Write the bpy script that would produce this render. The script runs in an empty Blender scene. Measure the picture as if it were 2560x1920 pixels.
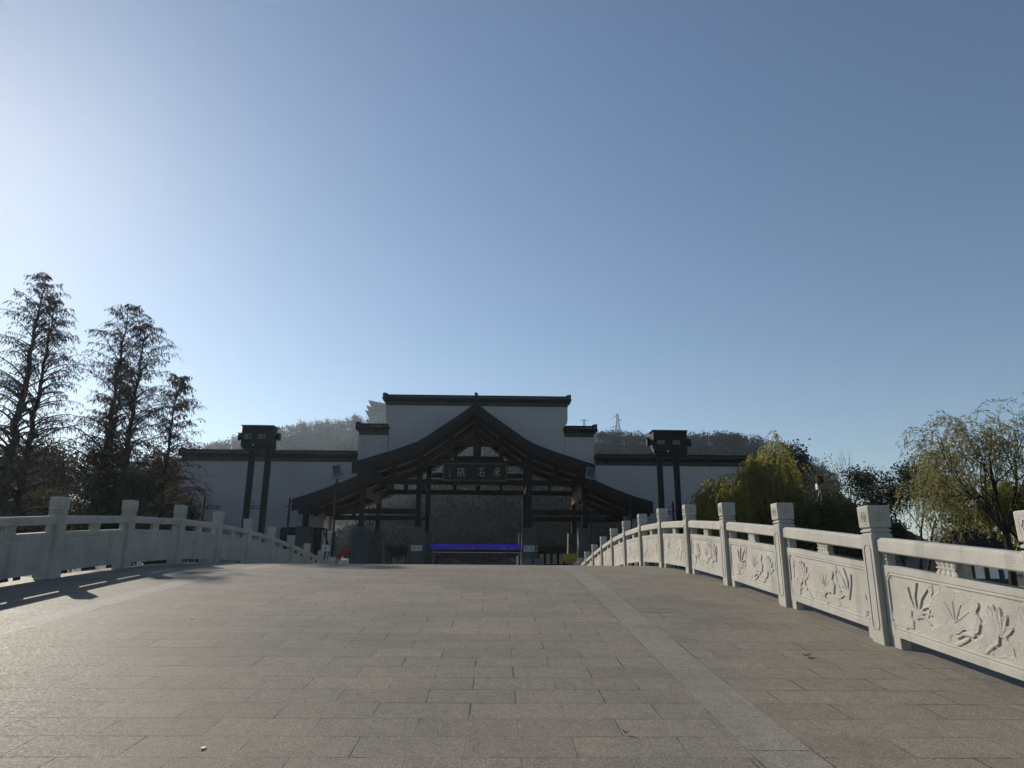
import bpy, bmesh, math, random
import numpy as np
from mathutils import Vector, Matrix

SC = bpy.context.scene
COL = SC.collection
random.seed(7)
RNG = np.random.default_rng(11)

# ------------------------------------------------------------------ camera
PITCH, YAW, ROLL, FPX = 0.26013, 0.021297, 0.006879, 1722.1
cp, sp, cyw, syw = math.cos(PITCH), math.sin(PITCH), math.cos(YAW), math.sin(YAW)
FW = np.array([syw * cp, cyw * cp, sp]); R0 = np.array([cyw, -syw, 0.0]); U0 = np.cross(R0, FW)
RT = math.cos(ROLL) * R0 + math.sin(ROLL) * U0
UP = -math.sin(ROLL) * R0 + math.cos(ROLL) * U0
EYE = np.array([0.0, 0.0, 1.376])
cam = bpy.data.cameras.new("camera")
cam.sensor_fit = 'HORIZONTAL'; cam.sensor_width = 36.0; cam.lens = 36.0 * FPX / 2560.0
cam.clip_start = 0.05; cam.clip_end = 6000.0
camo = bpy.data.objects.new("camera", cam); COL.objects.link(camo)
camo.matrix_world = Matrix(((RT[0], UP[0], -FW[0], EYE[0]), (RT[1], UP[1], -FW[1], EYE[1]),
                            (RT[2], UP[2], -FW[2], EYE[2]), (0, 0, 0, 1)))
SC.camera = camo

# ------------------------------------------------------------------ sky, sun, exposure
SUN_EL, SUN_AZ = math.radians(26.8), math.radians(-40.8)      # azimuth from +Y towards +X
world = bpy.data.worlds.new("World"); SC.world = world; world.use_nodes = True
wn = world.node_tree
sky = wn.nodes.new("ShaderNodeTexSky"); sky.sky_type = 'NISHITA'; sky.sun_disc = False
sky.sun_elevation = SUN_EL; sky.sun_rotation = SUN_AZ
sky.altitude = 30.0; sky.air_density = 1.0; sky.dust_density = 0.16; sky.ozone_density = 1.3
wn.links.new(sky.outputs[0], wn.nodes["Background"].inputs[0])
wn.nodes["Background"].inputs[1].default_value = 0.092
sun = bpy.data.lights.new("sun", 'SUN'); sun.energy = 5.0; sun.angle = math.radians(0.53); sun.color = (1.0, 0.91, 0.77)
suno = bpy.data.objects.new("sun", sun); COL.objects.link(suno)
SD = Vector((math.sin(SUN_AZ) * math.cos(SUN_EL), math.cos(SUN_AZ) * math.cos(SUN_EL), math.sin(SUN_EL)))
suno.rotation_euler = SD.to_track_quat('Z', 'Y').to_euler()
suno.location = (-30, 20, 60)
SC.view_settings.view_transform = 'Standard'; SC.view_settings.look = 'None'
SC.view_settings.exposure = 0.14; SC.view_settings.gamma = 1.0
SC.cycles.use_denoising = True
SC.cycles.max_bounces = 6; SC.cycles.volume_bounces = 1; SC.cycles.transparent_max_bounces = 8
SC.cycles.caustics_reflective = False; SC.cycles.caustics_refractive = False

# ------------------------------------------------------------------ helpers
def at(px, py, Y):
    """the point at distance Y along the bridge seen at photograph pixel (px, py)"""
    d = FW + (px - 1280) / FPX * RT + (960 - py) / FPX * UP
    return EYE + d * (Y / d[1])

def tag(o, label=None, cat=None, group=None, kind=None):
    if label: o["label"] = label
    if cat: o["category"] = cat
    if group: o["group"] = group
    if kind: o["kind"] = kind
    return o

def empty(name, loc=(0, 0, 0), rz=0.0):
    o = bpy.data.objects.new(name, None); COL.objects.link(o)
    o.location = loc; o.rotation_euler = (0, 0, rz); o.empty_display_size = 0.2
    return o

def link(name, me, mat, parent=None):
    o = bpy.data.objects.new(name, me); COL.objects.link(o)
    if mat is not None:
        me.materials.append(mat)
    if parent is not None: o.parent = parent
    return o

def dup(o, parent=None, loc=None):
    c = o.copy(); COL.objects.link(c)
    if parent is not None: c.parent = parent
    if loc is not None: c.location = loc
    for ch in list(o.children):
        dup(ch, c)
    return c

class MB:
    def __init__(s): s.v = []; s.f = []; s.sm = []
    def add(s, vs, fs, smooth=False):
        n = len(s.v); s.v += [tuple(map(float, p)) for p in vs]
        s.f += [tuple(i + n for i in q) for q in fs]; s.sm += [smooth] * len(fs)
        return s
    def box(s, x0, x1, y0, y1, z0, z1):
        return s.add([(x0, y0, z0), (x1, y0, z0), (x1, y1, z0), (x0, y1, z0), (x0, y0, z1), (x1, y0, z1), (x1, y1, z1), (x0, y1, z1)],
                     [(0, 3, 2, 1), (4, 5, 6, 7), (0, 1, 5, 4), (1, 2, 6, 5), (2, 3, 7, 6), (3, 0, 4, 7)])
    def bbox(s, x0, x1, y0, y1, z0, z1, b=0.01):
        bm = bmesh.new(); bmesh.ops.create_cube(bm, size=1)
        for v in bm.verts:
            v.co = Vector(((x0 + x1) / 2 + v.co.x * (x1 - x0), (y0 + y1) / 2 + v.co.y * (y1 - y0), (z0 + z1) / 2 + v.co.z * (z1 - z0)))
        bmesh.ops.bevel(bm, geom=list(bm.edges), offset=b, segments=2, affect='EDGES', profile=0.5)
        s.bm(bm); return s
    def bm(s, bm, smooth=False):
        bm.verts.index_update()
        s.add([v.co[:] for v in bm.verts], [[v.index for v in f.verts] for f in bm.faces], smooth); bm.free()
    def frustum(s, cx, cy, z0, z1, w0, d0, w1, d1):
        a = [(cx + i * w0 / 2, cy + j * d0 / 2, z0) for i, j in ((-1, -1), (1, -1), (1, 1), (-1, 1))]
        b = [(cx + i * w1 / 2, cy + j * d1 / 2, z1) for i, j in ((-1, -1), (1, -1), (1, 1), (-1, 1))]
        return s.add(a + b, [(0, 3, 2, 1), (4, 5, 6, 7), (0, 1, 5, 4), (1, 2, 6, 5), (2, 3, 7, 6), (3, 0, 4, 7)])
    def prism(s, poly, axis, a0, a1):
        """poly of 2D points extruded along axis ('x': poly=(y,z), 'y': poly=(x,z), 'z': poly=(x,y))"""
        n = len(poly)
        def P(p, a): return {'x': (a, p[0], p[1]), 'y': (p[0], a, p[1]), 'z': (p[0], p[1], a)}[axis]
        vs = [P(p, a0) for p in poly] + [P(p, a1) for p in poly]
        return s.add(vs, [tuple(range(n)), tuple(range(2 * n - 1, n - 1, -1))] + [(i, i + n, (i + 1) % n + n, (i + 1) % n) for i in range(n)])
    def strip(s, top, bot, y0, y1):
        """a curved band: matching (x,z) polylines top and bot, extruded y0..y1, closed"""
        n = len(top); vs = []
        for y in (y0, y1):
            vs += [(p[0], y, p[1]) for p in top] + [(p[0], y, p[1]) for p in bot]
        fs = []
        for i in range(n - 1):
            fs += [(i, i + 1, n + i + 1, n + i), (2 * n + i + 1, 2 * n + i, 3 * n + i, 3 * n + i + 1),
                   (i + 1, i, 2 * n + i, 2 * n + i + 1), (n + i, n + i + 1, 3 * n + i + 1, 3 * n + i)]
        fs += [(0, n, 3 * n, 2 * n), (n - 1, 2 * n - 1 + 2 * n - n * 0 - 0 if False else 3 * n - 1, 4 * n - 1, 2 * n - 1)]
        return s.add(vs, fs)
    def tube(s, pts, rad, n=8, caps=True):
        pts = [Vector(p) for p in pts]; m = len(pts)
        rad = rad if isinstance(rad, (list, tuple)) else [rad] * m
        vs = []; ref = None
        for i, p in enumerate(pts):
            t = (pts[min(i + 1, m - 1)] - pts[max(i - 1, 0)]).normalized()
            if ref is None: ref = Vector((1, 0, 0)) if abs(t.x) < 0.8 else Vector((0, 1, 0))
            a = (ref - t * ref.dot(t)).normalized(); b = t.cross(a); ref = a
            vs += [p + (a * math.cos(k * 2 * math.pi / n) + b * math.sin(k * 2 * math.pi / n)) * rad[i] for k in range(n)]
        fs = [(i * n + k, i * n + (k + 1) % n, (i + 1) * n + (k + 1) % n, (i + 1) * n + k) for i in range(m - 1) for k in range(n)]
        s.add(vs, fs, True)
        if caps: s.add(vs[:n], [tuple(range(n - 1, -1, -1))]); s.add(vs[-n:], [tuple(range(n))])
        return s
    def stroke(s, pts, w, y, t):
        """a brush stroke in the x-z plane: tapered flat band, front at y, thickness t"""
        pts = [Vector((p[0], p[1])) for p in pts]; m = len(pts); L = []; Rr = []
        for i, p in enumerate(pts):
            d = (pts[min(i + 1, m - 1)] - pts[max(i - 1, 0)]).normalized(); nrm = Vector((-d.y, d.x))
            k = w * (1.0 if i == 0 else (0.45 if i == m - 1 else 0.85)) / 2
            L.append(p + nrm * k); Rr.append(p - nrm * k)
        return s.strip([(q.x, q.y) for q in L], [(q.x, q.y) for q in Rr], y, y + t)
    def build(s, name, mat, parent=None):
        me = bpy.data.meshes.new(name); me.from_pydata(s.v, [], s.f)
        me.polygons.foreach_set('use_smooth', s.sm)
        bm = bmesh.new(); bm.from_mesh(me); bmesh.ops.recalc_face_normals(bm, faces=bm.faces); bm.to_mesh(me); bm.free()
        me.update()
        return link(name, me, mat, parent)

def np_mesh(name, V, F, mat, parent=None, smooth=False):
    V = np.asarray(V, np.float32); F = np.asarray(F, np.int32)
    me = bpy.data.meshes.new(name)
    me.vertices.add(len(V)); me.vertices.foreach_set('co', V.ravel())
    k = F.shape[1]
    me.loops.add(F.size); me.loops.foreach_set('vertex_index', F.ravel())
    me.polygons.add(len(F)); me.polygons.foreach_set('loop_start', np.arange(len(F), dtype=np.int32) * k)
    if smooth: me.polygons.foreach_set('use_smooth', np.ones(len(F), bool))
    me.update(calc_edges=True); me.validate()
    return link(name, me, mat, parent)

# ------------------------------------------------------------------ materials
def new_mat(name):
    m = bpy.data.materials.new(name); m.use_nodes = True
    nt = m.node_tree; return m, nt, nt.nodes["Principled BSDF"]

def noise(nt, vec, scale, detail=4, rough=0.55):
    n = nt.nodes.new("ShaderNodeTexNoise"); n.inputs["Scale"].default_value = scale
    n.inputs["Detail"].default_value = detail; n.inputs["Roughness"].default_value = rough
    if vec is not None: nt.links.new(vec, n.inputs["Vector"])
    return n

def ramp(nt, fac, stops):
    r = nt.nodes.new("ShaderNodeValToRGB"); e = r.color_ramp.elements
    while len(e) < len(stops): e.new(0.5)
    for i, (p, c) in enumerate(stops):
        e[i].position = p; e[i].color = (*c, 1) if len(c) == 3 else c
    nt.links.new(fac, r.inputs[0]); return r

def mixc(nt, a, b, fac, mode='MIX'):
    m = nt.nodes.new("ShaderNodeMix"); m.data_type = 'RGBA'; m.blend_type = mode
    for sock, val in ((m.inputs[0], fac), (m.inputs[6], a), (m.inputs[7], b)):
        if hasattr(val, 'is_output'): nt.links.new(val, sock)
        else: sock.default_value = val if not isinstance(val, tuple) else ((*val, 1) if len(val) == 3 else val)
    return m.outputs[2]

def math_n(nt, op, a, b=0.0, c=0.0):
    m = nt.nodes.new("ShaderNodeMath"); m.operation = op
    for sock, val in zip(m.inputs, (a, b, c)):
        if hasattr(val, 'is_output'): nt.links.new(val, sock)
        else: sock.default_value = val
    return m.outputs[0]

def coord(nt, kind="Object"):
    return nt.nodes.new("ShaderNodeTexCoord").outputs[kind]

def geo_pos(nt):
    return nt.nodes.new("ShaderNodeNewGeometry").outputs["Position"]

def bump(nt, bsdf, h, strength=0.3, dist=0.01):
    b = nt.nodes.new("ShaderNodeBump"); b.inputs["Strength"].default_value = strength; b.inputs["Distance"].default_value = dist
    nt.links.new(h, b.inputs["Height"]); nt.links.new(b.outputs[0], bsdf.inputs["Normal"]); return b

def mottled(name, c1, c2, scale=3.0, rough=0.7, bump_s=0.2, fine=40.0, spec=0.4, metal=0.0, stain=None):
    m, nt, b = new_mat(name); v = geo_pos(nt)
    n1 = noise(nt, v, scale, 6); n2 = noise(nt, v, fine, 4)
    col = ramp(nt, n1.outputs[0], [(0.32, c1), (0.68, c2)]).outputs[0]
    col = mixc(nt, col, ramp(nt, n2.outputs[0], [(0.3, (0.72, 0.72, 0.72)), (0.7, (1.12, 1.12, 1.12))]).outputs[0], 0.7, 'MULTIPLY')
    if stain:
        mp = nt.nodes.new("ShaderNodeMapping"); mp.inputs["Scale"].default_value = (1.0, 1.0, 0.12)
        nt.links.new(v, mp.inputs[0]); n3 = noise(nt, mp.outputs[0], stain[1], 5)
        col = mixc(nt, col, stain[0], ramp(nt, n3.outputs[0], [(0.55, (0, 0, 0)), (0.78, (stain[2],) * 3)]).outputs[0])
    nt.links.new(col, b.inputs["Base Color"])
    b.inputs["Roughness"].default_value = rough; b.inputs["Metallic"].default_value = metal
    b.inputs["Specular IOR Level"].default_value = spec
    if bump_s: bump(nt, b, n2.outputs[0], bump_s, 0.01)
    return m

def leaf_mat(name, c1, c2, trans=0.35, scale=0.8, spec=0.2, rough=0.65):
    m, nt, b = new_mat(name); v = geo_pos(nt)
    n1 = noise(nt, v, scale, 3); n2 = noise(nt, v, 9.0, 2)
    f = math_n(nt, 'ADD', math_n(nt, 'MULTIPLY', n1.outputs[0], 0.5), math_n(nt, 'MULTIPLY', n2.outputs[0], 0.5))
    col = ramp(nt, f, [(0.36, c1), (0.64, c2)]).outputs[0]
    nt.links.new(col, b.inputs["Base Color"]); b.inputs["Roughness"].default_value = rough
    b.inputs["Specular IOR Level"].default_value = spec
    if trans > 0:
        t = nt.nodes.new("ShaderNodeBsdfTranslucent"); nt.links.new(col, t.inputs[0])
        mx = nt.nodes.new("ShaderNodeMixShader"); mx.inputs[0].default_value = trans
        nt.links.new(b.outputs[0], mx.inputs[1]); nt.links.new(t.outputs[0], mx.inputs[2])
        nt.links.new(mx.outputs[0], nt.nodes["Material Output"].inputs[0])
    return m

M = {}
M['stone'] = mottled('pale_granite', (0.345, 0.335, 0.302), (0.44, 0.428, 0.388), 2.2, 0.8, 0.7, 95.0, 0.2, stain=((0.2, 0.19, 0.165), 3.0, 0.65))
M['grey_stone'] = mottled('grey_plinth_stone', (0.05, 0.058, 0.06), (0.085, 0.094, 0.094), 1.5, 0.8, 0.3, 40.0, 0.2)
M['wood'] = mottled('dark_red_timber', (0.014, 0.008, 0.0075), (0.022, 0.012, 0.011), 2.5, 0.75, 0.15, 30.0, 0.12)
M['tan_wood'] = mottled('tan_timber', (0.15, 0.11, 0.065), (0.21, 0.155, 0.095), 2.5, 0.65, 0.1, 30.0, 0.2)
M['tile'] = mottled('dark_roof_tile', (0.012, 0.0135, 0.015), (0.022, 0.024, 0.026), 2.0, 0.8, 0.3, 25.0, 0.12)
M['frieze'] = mottled('grey_frieze_plaster', (0.03, 0.036, 0.037), (0.055, 0.063, 0.062), 2.0, 0.9, 0.4, 9.0, 0.2)
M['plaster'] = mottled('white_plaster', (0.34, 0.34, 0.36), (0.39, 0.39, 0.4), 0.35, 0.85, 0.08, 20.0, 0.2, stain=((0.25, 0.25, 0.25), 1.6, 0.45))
M['black_metal'] = mottled('black_painted_steel', (0.006, 0.007, 0.008), (0.011, 0.012, 0.013), 3.0, 0.6, 0.05, 30.0, 0.2)
M['green_metal'] = mottled('dark_green_steel', (0.005, 0.012, 0.0115), (0.008, 0.018, 0.017), 3.0, 0.6, 0.05, 30.0, 0.2)
M['grey_metal'] = mottled('galvanised_steel', (0.3, 0.31, 0.32), (0.42, 0.43, 0.44), 4.0, 0.4, 0.05, 30.0, 0.5, 0.8)
M['white_paint'] = mottled('white_paint', (0.68, 0.68, 0.66), (0.78, 0.78, 0.76), 2.0, 0.45, 0.05, 30.0, 0.4)
M['red'] = mottled('red_canvas', (0.42, 0.02, 0.015), (0.55, 0.03, 0.02), 2.0, 0.6, 0.1, 30.0, 0.3)
M['yellow'] = mottled('ochre_yellow_board', (0.28, 0.22, 0.02), (0.38, 0.3, 0.04), 2.0, 0.6, 0.1, 20.0, 0.3)
M['gold'] = mottled('gilt', (0.22, 0.165, 0.08), (0.33, 0.26, 0.14), 3.0, 0.5, 0.1, 40.0, 0.4, 0.1)
M['dull_gilt'] = mottled('dull_gilt_frame', (0.05, 0.042, 0.025), (0.08, 0.066, 0.04), 3.0, 0.6, 0.1, 40.0, 0.2)
M['plaque'] = mottled('black_lacquer', (0.005, 0.0055, 0.009), (0.008, 0.0085, 0.013), 3.0, 0.6, 0.05, 40.0, 0.2)
M['sign_grey'] = mottled('pale_grey_sign', (0.34, 0.35, 0.33), (0.42, 0.43, 0.41), 3.0, 0.5, 0.03, 40.0, 0.3)
M['sign_blue'] = mottled('blue_sign', (0.02, 0.03, 0.16), (0.03, 0.04, 0.2), 3.0, 0.4, 0.03, 40.0, 0.4)
M['poster'] = mottled('pale_blue_poster', (0.42, 0.47, 0.58), (0.52, 0.57, 0.66), 3.0, 0.5, 0.03, 40.0, 0.3)
M['panel_blue'] = mottled('grey_blue_cabinet', (0.09, 0.1, 0.12), (0.13, 0.14, 0.16), 3.0, 0.5, 0.03, 40.0, 0.3)
M['tarp'] = mottled('dark_tarpaulin', (0.02, 0.02, 0.024), (0.035, 0.034, 0.04), 1.0, 0.6, 0.3, 4.0, 0.3)
M['glass'] = mottled('dark_glass', (0.02, 0.024, 0.026), (0.03, 0.034, 0.036), 1.0, 0.08, 0.0, 10.0, 0.7)
M['pale_glass'] = mottled('pale_blind', (0.3, 0.29, 0.24), (0.42, 0.4, 0.34), 3.0, 0.5, 0.0, 10.0, 0.3)  # mottled pale base colour for the upper office windows
M['cable'] = mottled('pale_cable', (0.5, 0.5, 0.48), (0.6, 0.6, 0.58), 3.0, 0.6, 0.0, 20.0, 0.3)
M['bark'] = mottled('dark_bark', (0.025, 0.02, 0.017), (0.05, 0.04, 0.033), 2.0, 0.9, 0.6, 12.0, 0.1)
M['bark_grey'] = mottled('grey_bark', (0.06, 0.052, 0.045), (0.1, 0.09, 0.078), 2.0, 0.9, 0.6, 12.0, 0.1)
M['leaf_bronze'] = leaf_mat('bronze_needles', (0.026, 0.016, 0.011), (0.055, 0.028, 0.015), 0.15, 0.8, 0.05, 0.9)
M['leaf_red'] = leaf_mat('rust_needles', (0.04, 0.015, 0.01), (0.075, 0.028, 0.016), 0.15, 0.8, 0.05, 0.9)
M['leaf_willow'] = leaf_mat('yellow_willow_leaves', (0.19, 0.18, 0.035), (0.33, 0.29, 0.07), 0.5)
M['leaf_willow_pale'] = leaf_mat('olive_willow_leaves', (0.16, 0.155, 0.06), (0.27, 0.245, 0.1), 0.45)
M['leaf_dark'] = leaf_mat('dark_evergreen_leaves', (0.02, 0.03, 0.014), (0.045, 0.055, 0.022), 0.15)
M['leaf_conifer'] = leaf_mat('blue_green_needles', (0.016, 0.028, 0.022), (0.035, 0.05, 0.035), 0.1)
M['leaf_olive'] = leaf_mat('olive_shrub_leaves', (0.06, 0.062, 0.016), (0.15, 0.135, 0.038), 0.4)
M['leaf_brown'] = leaf_mat('dry_brown_leaves', (0.04, 0.03, 0.022), (0.075, 0.055, 0.04), 0.2)
M['leaf_hill'] = leaf_mat('winter_wood', (0.013, 0.017, 0.012), (0.033, 0.03, 0.022), 0.0, 0.03, 0.0, 1.0)
M['leaf_grass'] = leaf_mat('dry_grass', (0.08, 0.08, 0.03), (0.13, 0.11, 0.05), 0.2)

def emit_mat(name, c, s):
    m, nt, b = new_mat(name)
    v = geo_pos(nt); n = noise(nt, v, 1.8, 4)
    col = ramp(nt, n.outputs[0], [(0.35, tuple(x * 0.4 for x in c)), (0.65, c)]).outputs[0]
    nt.links.new(col, b.inputs["Emission Color"]); b.inputs["Emission Strength"].default_value = s
    b.inputs["Base Color"].default_value = (0.01, 0.01, 0.02, 1); return m
M['led_blue'] = emit_mat('blue_led', (0.005, 0.0015, 0.36), 0.55)
M['led_dim'] = emit_mat('dim_blue_led', (0.006, 0.003, 0.1), 0.8); M['led_mark'] = emit_mat('red_led_marks', (0.2, 0.06, 0.12), 0.6)
M['lamp_white'] = emit_mat('white_sign_light', (0.8, 0.8, 0.85), 1.0)

# paving of the bridge deck: rows 0.388 m deep, slabs 0.703 m long, pale bands one slab wide
def paving(name, tint=1.22):
    m, nt, b = new_mat(name); v = geo_pos(nt)
    sep = nt.nodes.new("ShaderNodeSeparateXYZ"); nt.links.new(v, sep.inputs[0]); X, Y = sep.outputs[0], sep.outputs[1]
    def brick(loc, bw, rh, off):
        mp = nt.nodes.new("ShaderNodeMapping"); mp.inputs["Location"].default_value = loc; nt.links.new(v, mp.inputs[0])
        n = nt.nodes.new("ShaderNodeTexBrick"); nt.links.new(mp.outputs[0], n.inputs[0])
        n.offset = off; n.inputs["Scale"].default_value = 1.0; n.inputs["Brick Width"].default_value = bw; n.inputs["Row Height"].default_value = rh
        n.inputs["Mortar Size"].default_value = 0.0055; n.inputs["Mortar Smooth"].default_value = 0.25; n.inputs["Bias"].default_value = 0.0
        n.inputs["Color1"].default_value = (0.0, 0.0, 0.0, 1); n.inputs["Color2"].default_value = (1, 1, 1, 1); n.inputs["Mortar"].default_value = (0.5, 0.5, 0.5, 1)
        return n
    main = brick((0.178, -5.058 + 0.388 * 20, 0), 0.703, 0.388, 0.5)
    band = brick((-1.62 + 0.42 * 40, 0.1, 0), 0.42, 0.7, 0.0)
    def inband(a, bb, s): return math_n(nt, 'MULTIPLY', math_n(nt, 'GREATER_THAN', s, a), math_n(nt, 'LESS_THAN', s, bb))
    mask = math_n(nt, 'ADD', inband(1.62, 2.04, X), inband(-5.94, -5.52, X))
    cross = math_n(nt, 'MULTIPLY', inband(9.714, 10.102, Y), math_n(nt, 'LESS_THAN', X, -5.94))
    per = mixc(nt, main.outputs["Color"], band.outputs["Color"], mask)
    joint = mixc(nt, main.outputs["Fac"], band.outputs["Fac"], mask)
    def edge(s, a, w=0.006): return math_n(nt, 'LESS_THAN', math_n(nt, 'ABSOLUTE', math_n(nt, 'SUBTRACT', s, a)), w)
    lines = edge(X, 4.16)
    for a in (1.62, 2.04, -5.94, -5.52): lines = math_n(nt, 'MAXIMUM', lines, edge(X, a, 0.0045))
    lines = math_n(nt, 'MAXIMUM', lines, math_n(nt, 'MULTIPLY', edge(Y, 10.09, 0.008), math_n(nt, 'GREATER_THAN', X, 2.04)))
    joint = math_n(nt, 'MAXIMUM', joint, lines)
    nj = noise(nt, v, 1.7, 3)
    jvis = ramp(nt, nj.outputs[0], [(0.42, (0.12, 0.12, 0.12)), (0.62, (0.95, 0.95, 0.95))]).outputs[0]
    big = noise(nt, v, 0.55, 5); mid = noise(nt, v, 9.0, 4); gr = noise(nt, v, 95.0, 2, 0.8); gr2 = noise(nt, v, 38.0, 4, 0.85)
    base = ramp(nt, per, [(0.0, (0.163 * tint, 0.147 * tint, 0.121 * tint)), (0.5, (0.176 * tint, 0.159 * tint, 0.132 * tint)), (1.0, (0.19 * tint, 0.17 * tint, 0.142 * tint))]).outputs[0]
    nb_ = noise(nt, v, 0.35, 3); bandv = ramp(nt, nb_.outputs[0], [(0.35, (0.2, 0.2, 0.2)), (0.65, (0.42, 0.42, 0.42))]).outputs[0]; bandv = math_n(nt, 'ADD', bandv, math_n(nt, 'MULTIPLY', math_n(nt, 'LESS_THAN', X, 0.0), 0.5))  # granite bands are pale anyway; extra paleness on the left is painted glare
    base = mixc(nt, base, (0.225 * tint, 0.215 * tint, 0.198 * tint), math_n(nt, 'MULTIPLY', math_n(nt, 'MAXIMUM', mask, cross), bandv))
    base = mixc(nt, base, ramp(nt, big.outputs[0], [(0.3, (0.82, 0.84, 0.86)), (0.7, (1.12, 1.09, 1.05))]).outputs[0], 0.8, 'MULTIPLY')
    base = mixc(nt, base, ramp(nt, mid.outputs[0], [(0.3, (0.88, 0.88, 0.88)), (0.7, (1.1, 1.1, 1.1))]).outputs[0], 0.8, 'MULTIPLY')
    base = mixc(nt, base, ramp(nt, gr.outputs[0], [(0.34, (0.35, 0.35, 0.36)), (0.5, (1, 1, 1)), (0.66, (1.9, 1.86, 1.8))]).outputs[0], 0.62, 'MULTIPLY')
    base = mixc(nt, base, ramp(nt, gr2.outputs[0], [(0.35, (0.7, 0.7, 0.7)), (0.65, (1.3, 1.28, 1.25))]).outputs[0], 0.6, 'MULTIPLY')
    st = noise(nt, v, 2.3, 6, 0.65)
    base = mixc(nt, base, (0.06, 0.055, 0.045), ramp(nt, st.outputs[0], [(0.66, (0, 0, 0)), (0.78, (0.4, 0.4, 0.4))]).outputs[0])
    base = mixc(nt, base, (0.042, 0.037, 0.03), math_n(nt, 'MULTIPLY', joint, jvis))
    nt.links.new(base, b.inputs["Base Color"])
    rr = ramp(nt, gr2.outputs[0], [(0.3, (0.5, 0.5, 0.5)), (0.7, (0.9, 0.9, 0.9))]).outputs[0]
    nt.links.new(rr, b.inputs["Roughness"]); b.inputs["Specular IOR Level"].default_value = 0.05
    hh = math_n(nt, 'ADD', math_n(nt, 'MULTIPLY', gr.outputs[0], 0.25), math_n(nt, 'MULTIPLY', gr2.outputs[0], 0.6))
    hh = math_n(nt, 'SUBTRACT', hh, math_n(nt, 'MULTIPLY', joint, 1.2))
    hh = math_n(nt, 'ADD', hh, math_n(nt, 'MULTIPLY', per, 0.35))
    bump(nt, b, hh, 0.75, 0.005)
    return m
M['paving'] = paving('granite_paving')
M['ground'] = mottled('earth', (0.05, 0.05, 0.03), (0.09, 0.08, 0.05), 0.3, 0.95, 0.5, 6.0, 0.1)
M['hill'] = mottled('hillside_earth', (0.02, 0.023, 0.014), (0.042, 0.036, 0.025), 0.02, 0.95, 0.0, 0.3, 0.1)
mw, nt, b = new_mat('pond_water'); b.inputs["Base Color"].default_value = (0.015, 0.03, 0.028, 1); b.inputs["Roughness"].default_value = 0.06
nw = noise(nt, geo_pos(nt), 1.6, 4); bump(nt, b, nw.outputs[0], 0.12, 0.05); M['water'] = mw

# ------------------------------------------------------------------ bridge deck and ground
K1 = 0.0051878886 / 0.86; K2 = -3.998312e-6 / 0.86 ** 3; YC = 24.885339 * 0.86
def deck_z(y):
    if y < -0.6 or y > 43.4: return 0.0
    return max(0.0, K1 * (YC ** 2 - (y - YC) ** 2) + K2 * (YC ** 4 - (y - YC) ** 4))
XL, XR = -8.382, 4.324
STEP, Y0L, Y0R = 2.622, 13.783, 8.146

ys = np.linspace(-8, 46, 217)
mb = MB()
x0, x1 = XL - 0.42, XR + 0.42
for i in range(len(ys) - 1):
    a, c = ys[i], ys[i + 1]; za, zc = deck_z(a), deck_z(c)
    def under(y): return -2.6 if (y < 8 or y > 35) else min(deck_z(y) - 0.45, -2.6 + 3.0 * math.sqrt(max(0, 1 - ((y - 21.4) / 13.6) ** 2)))
    ua, uc = under(a), under(c)
    mb.add([(x0, a, za), (x1, a, za), (x1, c, zc), (x0, c, zc), (x0, a, ua), (x1, a, ua), (x1, c, uc), (x0, c, uc)],
           [(0, 1, 2, 3), (0, 3, 7, 4), (1, 5, 6, 2), (4, 7, 6, 5)], False)
deck = mb.build('bridge_deck', M['paving']); tag(deck, kind='structure')

gx = np.concatenate([np.linspace(-1800, -90, 16), np.linspace(-86, 86, 87), np.linspace(90, 1800, 16)])
gy = np.concatenate([np.linspace(-120, -10, 8), np.linspace(-8, 60, 69), np.linspace(66, 1800, 24)])
GX, GY = np.meshgrid(gx, gy, indexing='ij')
def sstep(a, b2, x): t = np.clip((x - a) / (b2 - a), 0, 1); return t * t * (3 - 2 * t)
inside = sstep(4, 8, GY) * (1 - sstep(36, 40, GY)) * sstep(-30, -25, GX) * (1 - sstep(20, 24, GX))
GZ = -0.06 - 2.6 * inside
nx, ny = GX.shape
idx = np.arange(nx * ny).reshape(nx, ny)
Fq = np.stack([idx[:-1, :-1], idx[1:, :-1], idx[1:, 1:], idx[:-1, 1:]], -1).reshape(-1, 4)
g = np_mesh('ground', np.stack([GX, GY, GZ], -1).reshape(-1, 3), Fq, M['ground']); tag(g, kind='structure')
mb = MB(); mb.add([(-34, 2, -1.5), (28, 2, -1.5), (28, 42, -1.5), (-34, 42, -1.5)], [(0, 1, 2, 3)])
tag(mb.build('pond_water', M['water']), kind='structure')
mb = MB(); mb.box(-60, 50, 46.0, 82, -0.3, -0.01)
tag(mb.build('plaza', M['paving']), kind='structure')

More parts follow.
